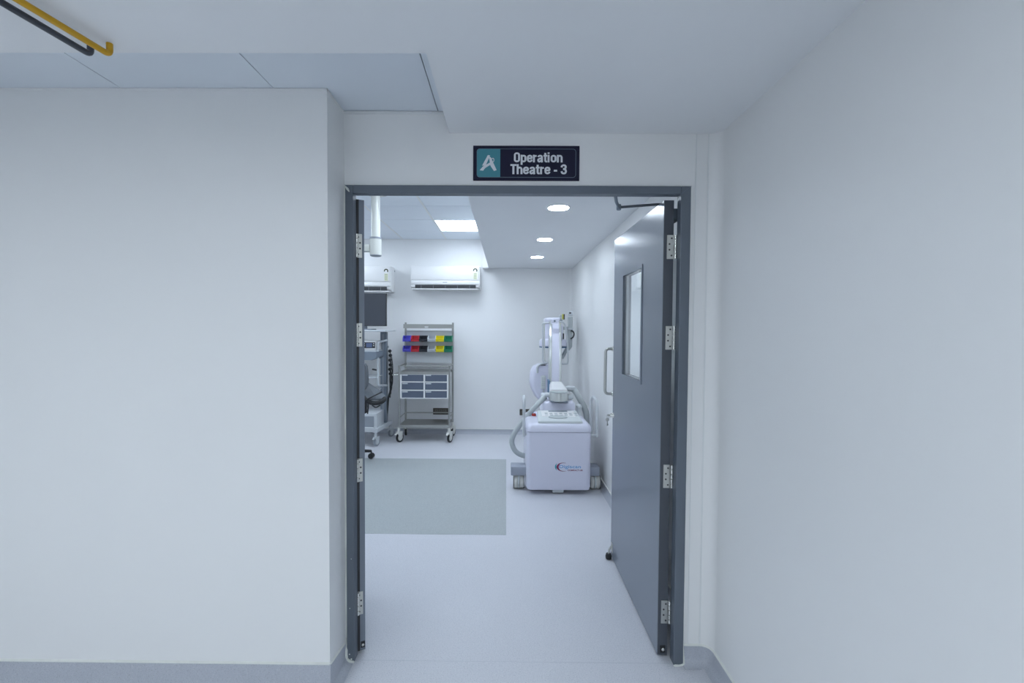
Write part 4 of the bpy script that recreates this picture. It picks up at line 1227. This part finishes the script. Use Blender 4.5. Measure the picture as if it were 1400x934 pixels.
# monitor on the cart
p, q = at(527.8, 401.2, Y=5.78), at(527.8, 446, Y=5.78)
mo = thing('monitor', (p.x - .30, 5.86, ztop), 'large dark flat monitor standing on top of the grey cart', 'monitor')
MB().box((p.x - .62, 5.785, q.z), (p.x, 5.83, p.z), bev=.004).build('housing', 'black', mo)
MB().box((p.x - .613, 5.7835, q.z + .007), (p.x - .007, 5.788, p.z - .007)).build('screen', 'screen', mo)
MB().box((p.x - .36, 5.82, ztop + .004), (p.x - .26, 5.86, q.z + .12), bev=.006).build('stand', 'mid_grey', mo)
MB().box((p.x - .45, 5.74, ztop), (p.x - .17, 5.94, ztop + .012), bev=.004).build('foot', 'mid_grey', mo)

# console with display on the cart shelf
p, q = at(513.5, 466, Y=5.68), at(513.5, 478, Y=5.68)
dv = thing('display_console', (p.x - .2, 5.8, zs1), 'white console with small blue display on the cart shelf', 'console')
MB().box((p.x - .42, 5.68, zs1 + .0005), (p.x, 5.98, p.z), bev=.008).build('case', 'white_plastic', dv, smooth=True)
a_, b_ = at(496, 468, Y=5.675), at(512.7, 476, Y=5.675)
fa = MB().box((a_.x, 5.674, b_.z), (b_.x, 5.684, a_.z), bev=.002).build('fascia', 'black', dv)
a_, b_ = at(500.5, 469.2, Y=5.67), at(508.5, 475, Y=5.67)
MB().box((a_.x, 5.6725, b_.z), (b_.x, 5.676, a_.z)).build('display', 'lcd', fa)
for xx in (498, 510.8):
    for yy in (470, 472.7):
        c_ = at(xx, yy, Y=5.672)
        MB().box((c_.x - .006, 5.6715, c_.z - .006), (c_.x + .006, 5.676, c_.z + .006)).build('button', 'white_plastic', fa)

# ------------------------------------------------------------------ surgeon's chair
sc = thing('surgeon_chair', (-1.76, 4.97, 0), 'dark grey surgeon chair on black casters behind the left door leaf', 'chair')
ccx, ccy = -1.76, 4.97
MB().lathe([(.05, .075), (.055, .09), (.035, .14), (.03, .15)], (ccx, ccy, 0), 'Z', 20).build('base_hub', 'black', sc, smooth=True)
for k in range(5):
    an = radians(-50 + 72 * k)
    ex, ey = ccx + .27 * cos(an), ccy + .27 * sin(an)
    ar = MB().tube([(ccx + .03 * cos(an), ccy + .03 * sin(an), .105), (ccx + .15 * cos(an), ccy + .15 * sin(an), .098), (ex, ey, .085)], [.024, .020, .015], 10).build('base_leg', 'black', sc, smooth=True)
    w = MB()
    w.lathe([(.02, -.028), (.030, -.026), (.0315, -.018), (.0315, -.005), (.024, -.003), (.024, .003), (.0315, .005), (.0315, .018), (.030, .026), (.02, .028)], (0, 0, .0318), 'X', 20)
    w.lathe([(.008, .055), (.008, .088)], (0, 0, 0), 'Z', 8)
    rm = Matrix.Translation((ex, ey, 0)) @ Matrix.Rotation(an + 1.1, 4, 'Z')
    for v in w.bm.verts: v.co = rm @ v.co
    w.build('caster', 'rubber', ar, smooth=True)
MB().tube([(ccx, ccy, .14), (ccx, ccy, .58)], .022, 14).build('gas_column', 'steel', sc, smooth=True)
MB().loft([rounded_rect_pts(ccx - .22 + i, ccx + .22 - i, ccy - .2 + i, ccy + .2 - i, .09, z) for z, i in ((.575, .02), (.585, .0), (.63, .0), (.65, .012), (.655, .04))]).build('seat', 'pad', sc, smooth=True)
# backrest pad, upright and rounded, showing past the leaf
p, q = at(503.2, 515, Y=4.97), at(500, 531, Y=4.97)
zt5, zb6 = at(500, 497, Y=4.97).z, at(500, 532, Y=4.97).z
m = MB()
xq = p.x
prf = [(xq - .16, zt5), (xq - .03, zt5 - .004), (xq - .014, zt5 - .03), (xq - .004, zt5 - .10), (xq, zt5 - .18), (xq - .008, zb6 + .03), (xq - .03, zb6), (xq - .16, zb6 + .02)]
m.prism(prf, 4.93, 5.0, 'Y'); m.build('backrest', 'pad', sc, bevel=.014, smooth=True)
MB().tube([(xq - .10, 5.0, zb6 + .1), (xq - .12, 5.06, .8), (ccx, 5.05, .60)], .014, 8).build('back_bracket', 'black', sc, smooth=True)
# arm support: grey plate on top, black padded roll below
def ap(x, y, Y): return at(x, y, Y=Y)
A_ = [ap(494, 521, 5.12), ap(500, 520.5, 5.12), ap(520, 534, 5.06), ap(527, 541, 5.0), ap(526, 545, 4.95), ap(515, 545, 4.9), ap(494, 545, 4.9)]
MB().loft([A_, [p - Vector((0, 0, .018)) for p in A_]]).build('arm_plate', 'pad', sc)
roll = smooth_path([ap(494, 537, 4.90), ap(500, 546, 4.90), ap(507, 550.5, 4.89), ap(516, 551, 4.89), ap(523, 548.5, 4.92), ap(526.5, 543.5, 4.96)], 5)
MB().tube(roll, [.013 + .012 * min(1, k / 6) * min(1, (len(roll) - 1 - k) / 3 + .3) for k in range(len(roll))], 10).build('arm_cushion', 'rubber', sc, smooth=True)
for pts in ([ap(500, 548, 4.87), ap(506, 544, 4.87), ap(514, 540, 4.9), ap(522, 536, 4.95)], [ap(503, 548, 4.87), ap(503.5, 555, 4.87), ap(502.5, 566, 4.87)], [ap(505, 547, 4.87), ap(509, 554, 4.87), ap(514, 557, 4.87), ap(520, 554, 4.88)]):
    MB().tube(smooth_path(pts, 5), .0075, 8).build('strap', 'black', sc, smooth=True)
MB().box(ap(494, 566, 4.93), ap(500, 545, 4.93) + Vector((0, .06, 0)), bev=.01).build('arm_joint', 'black', sc)
MB().tube([ap(497, 563, 4.96), (ccx + .1, ccy, .58)], .016, 8).build('arm_bracket', 'black', sc)
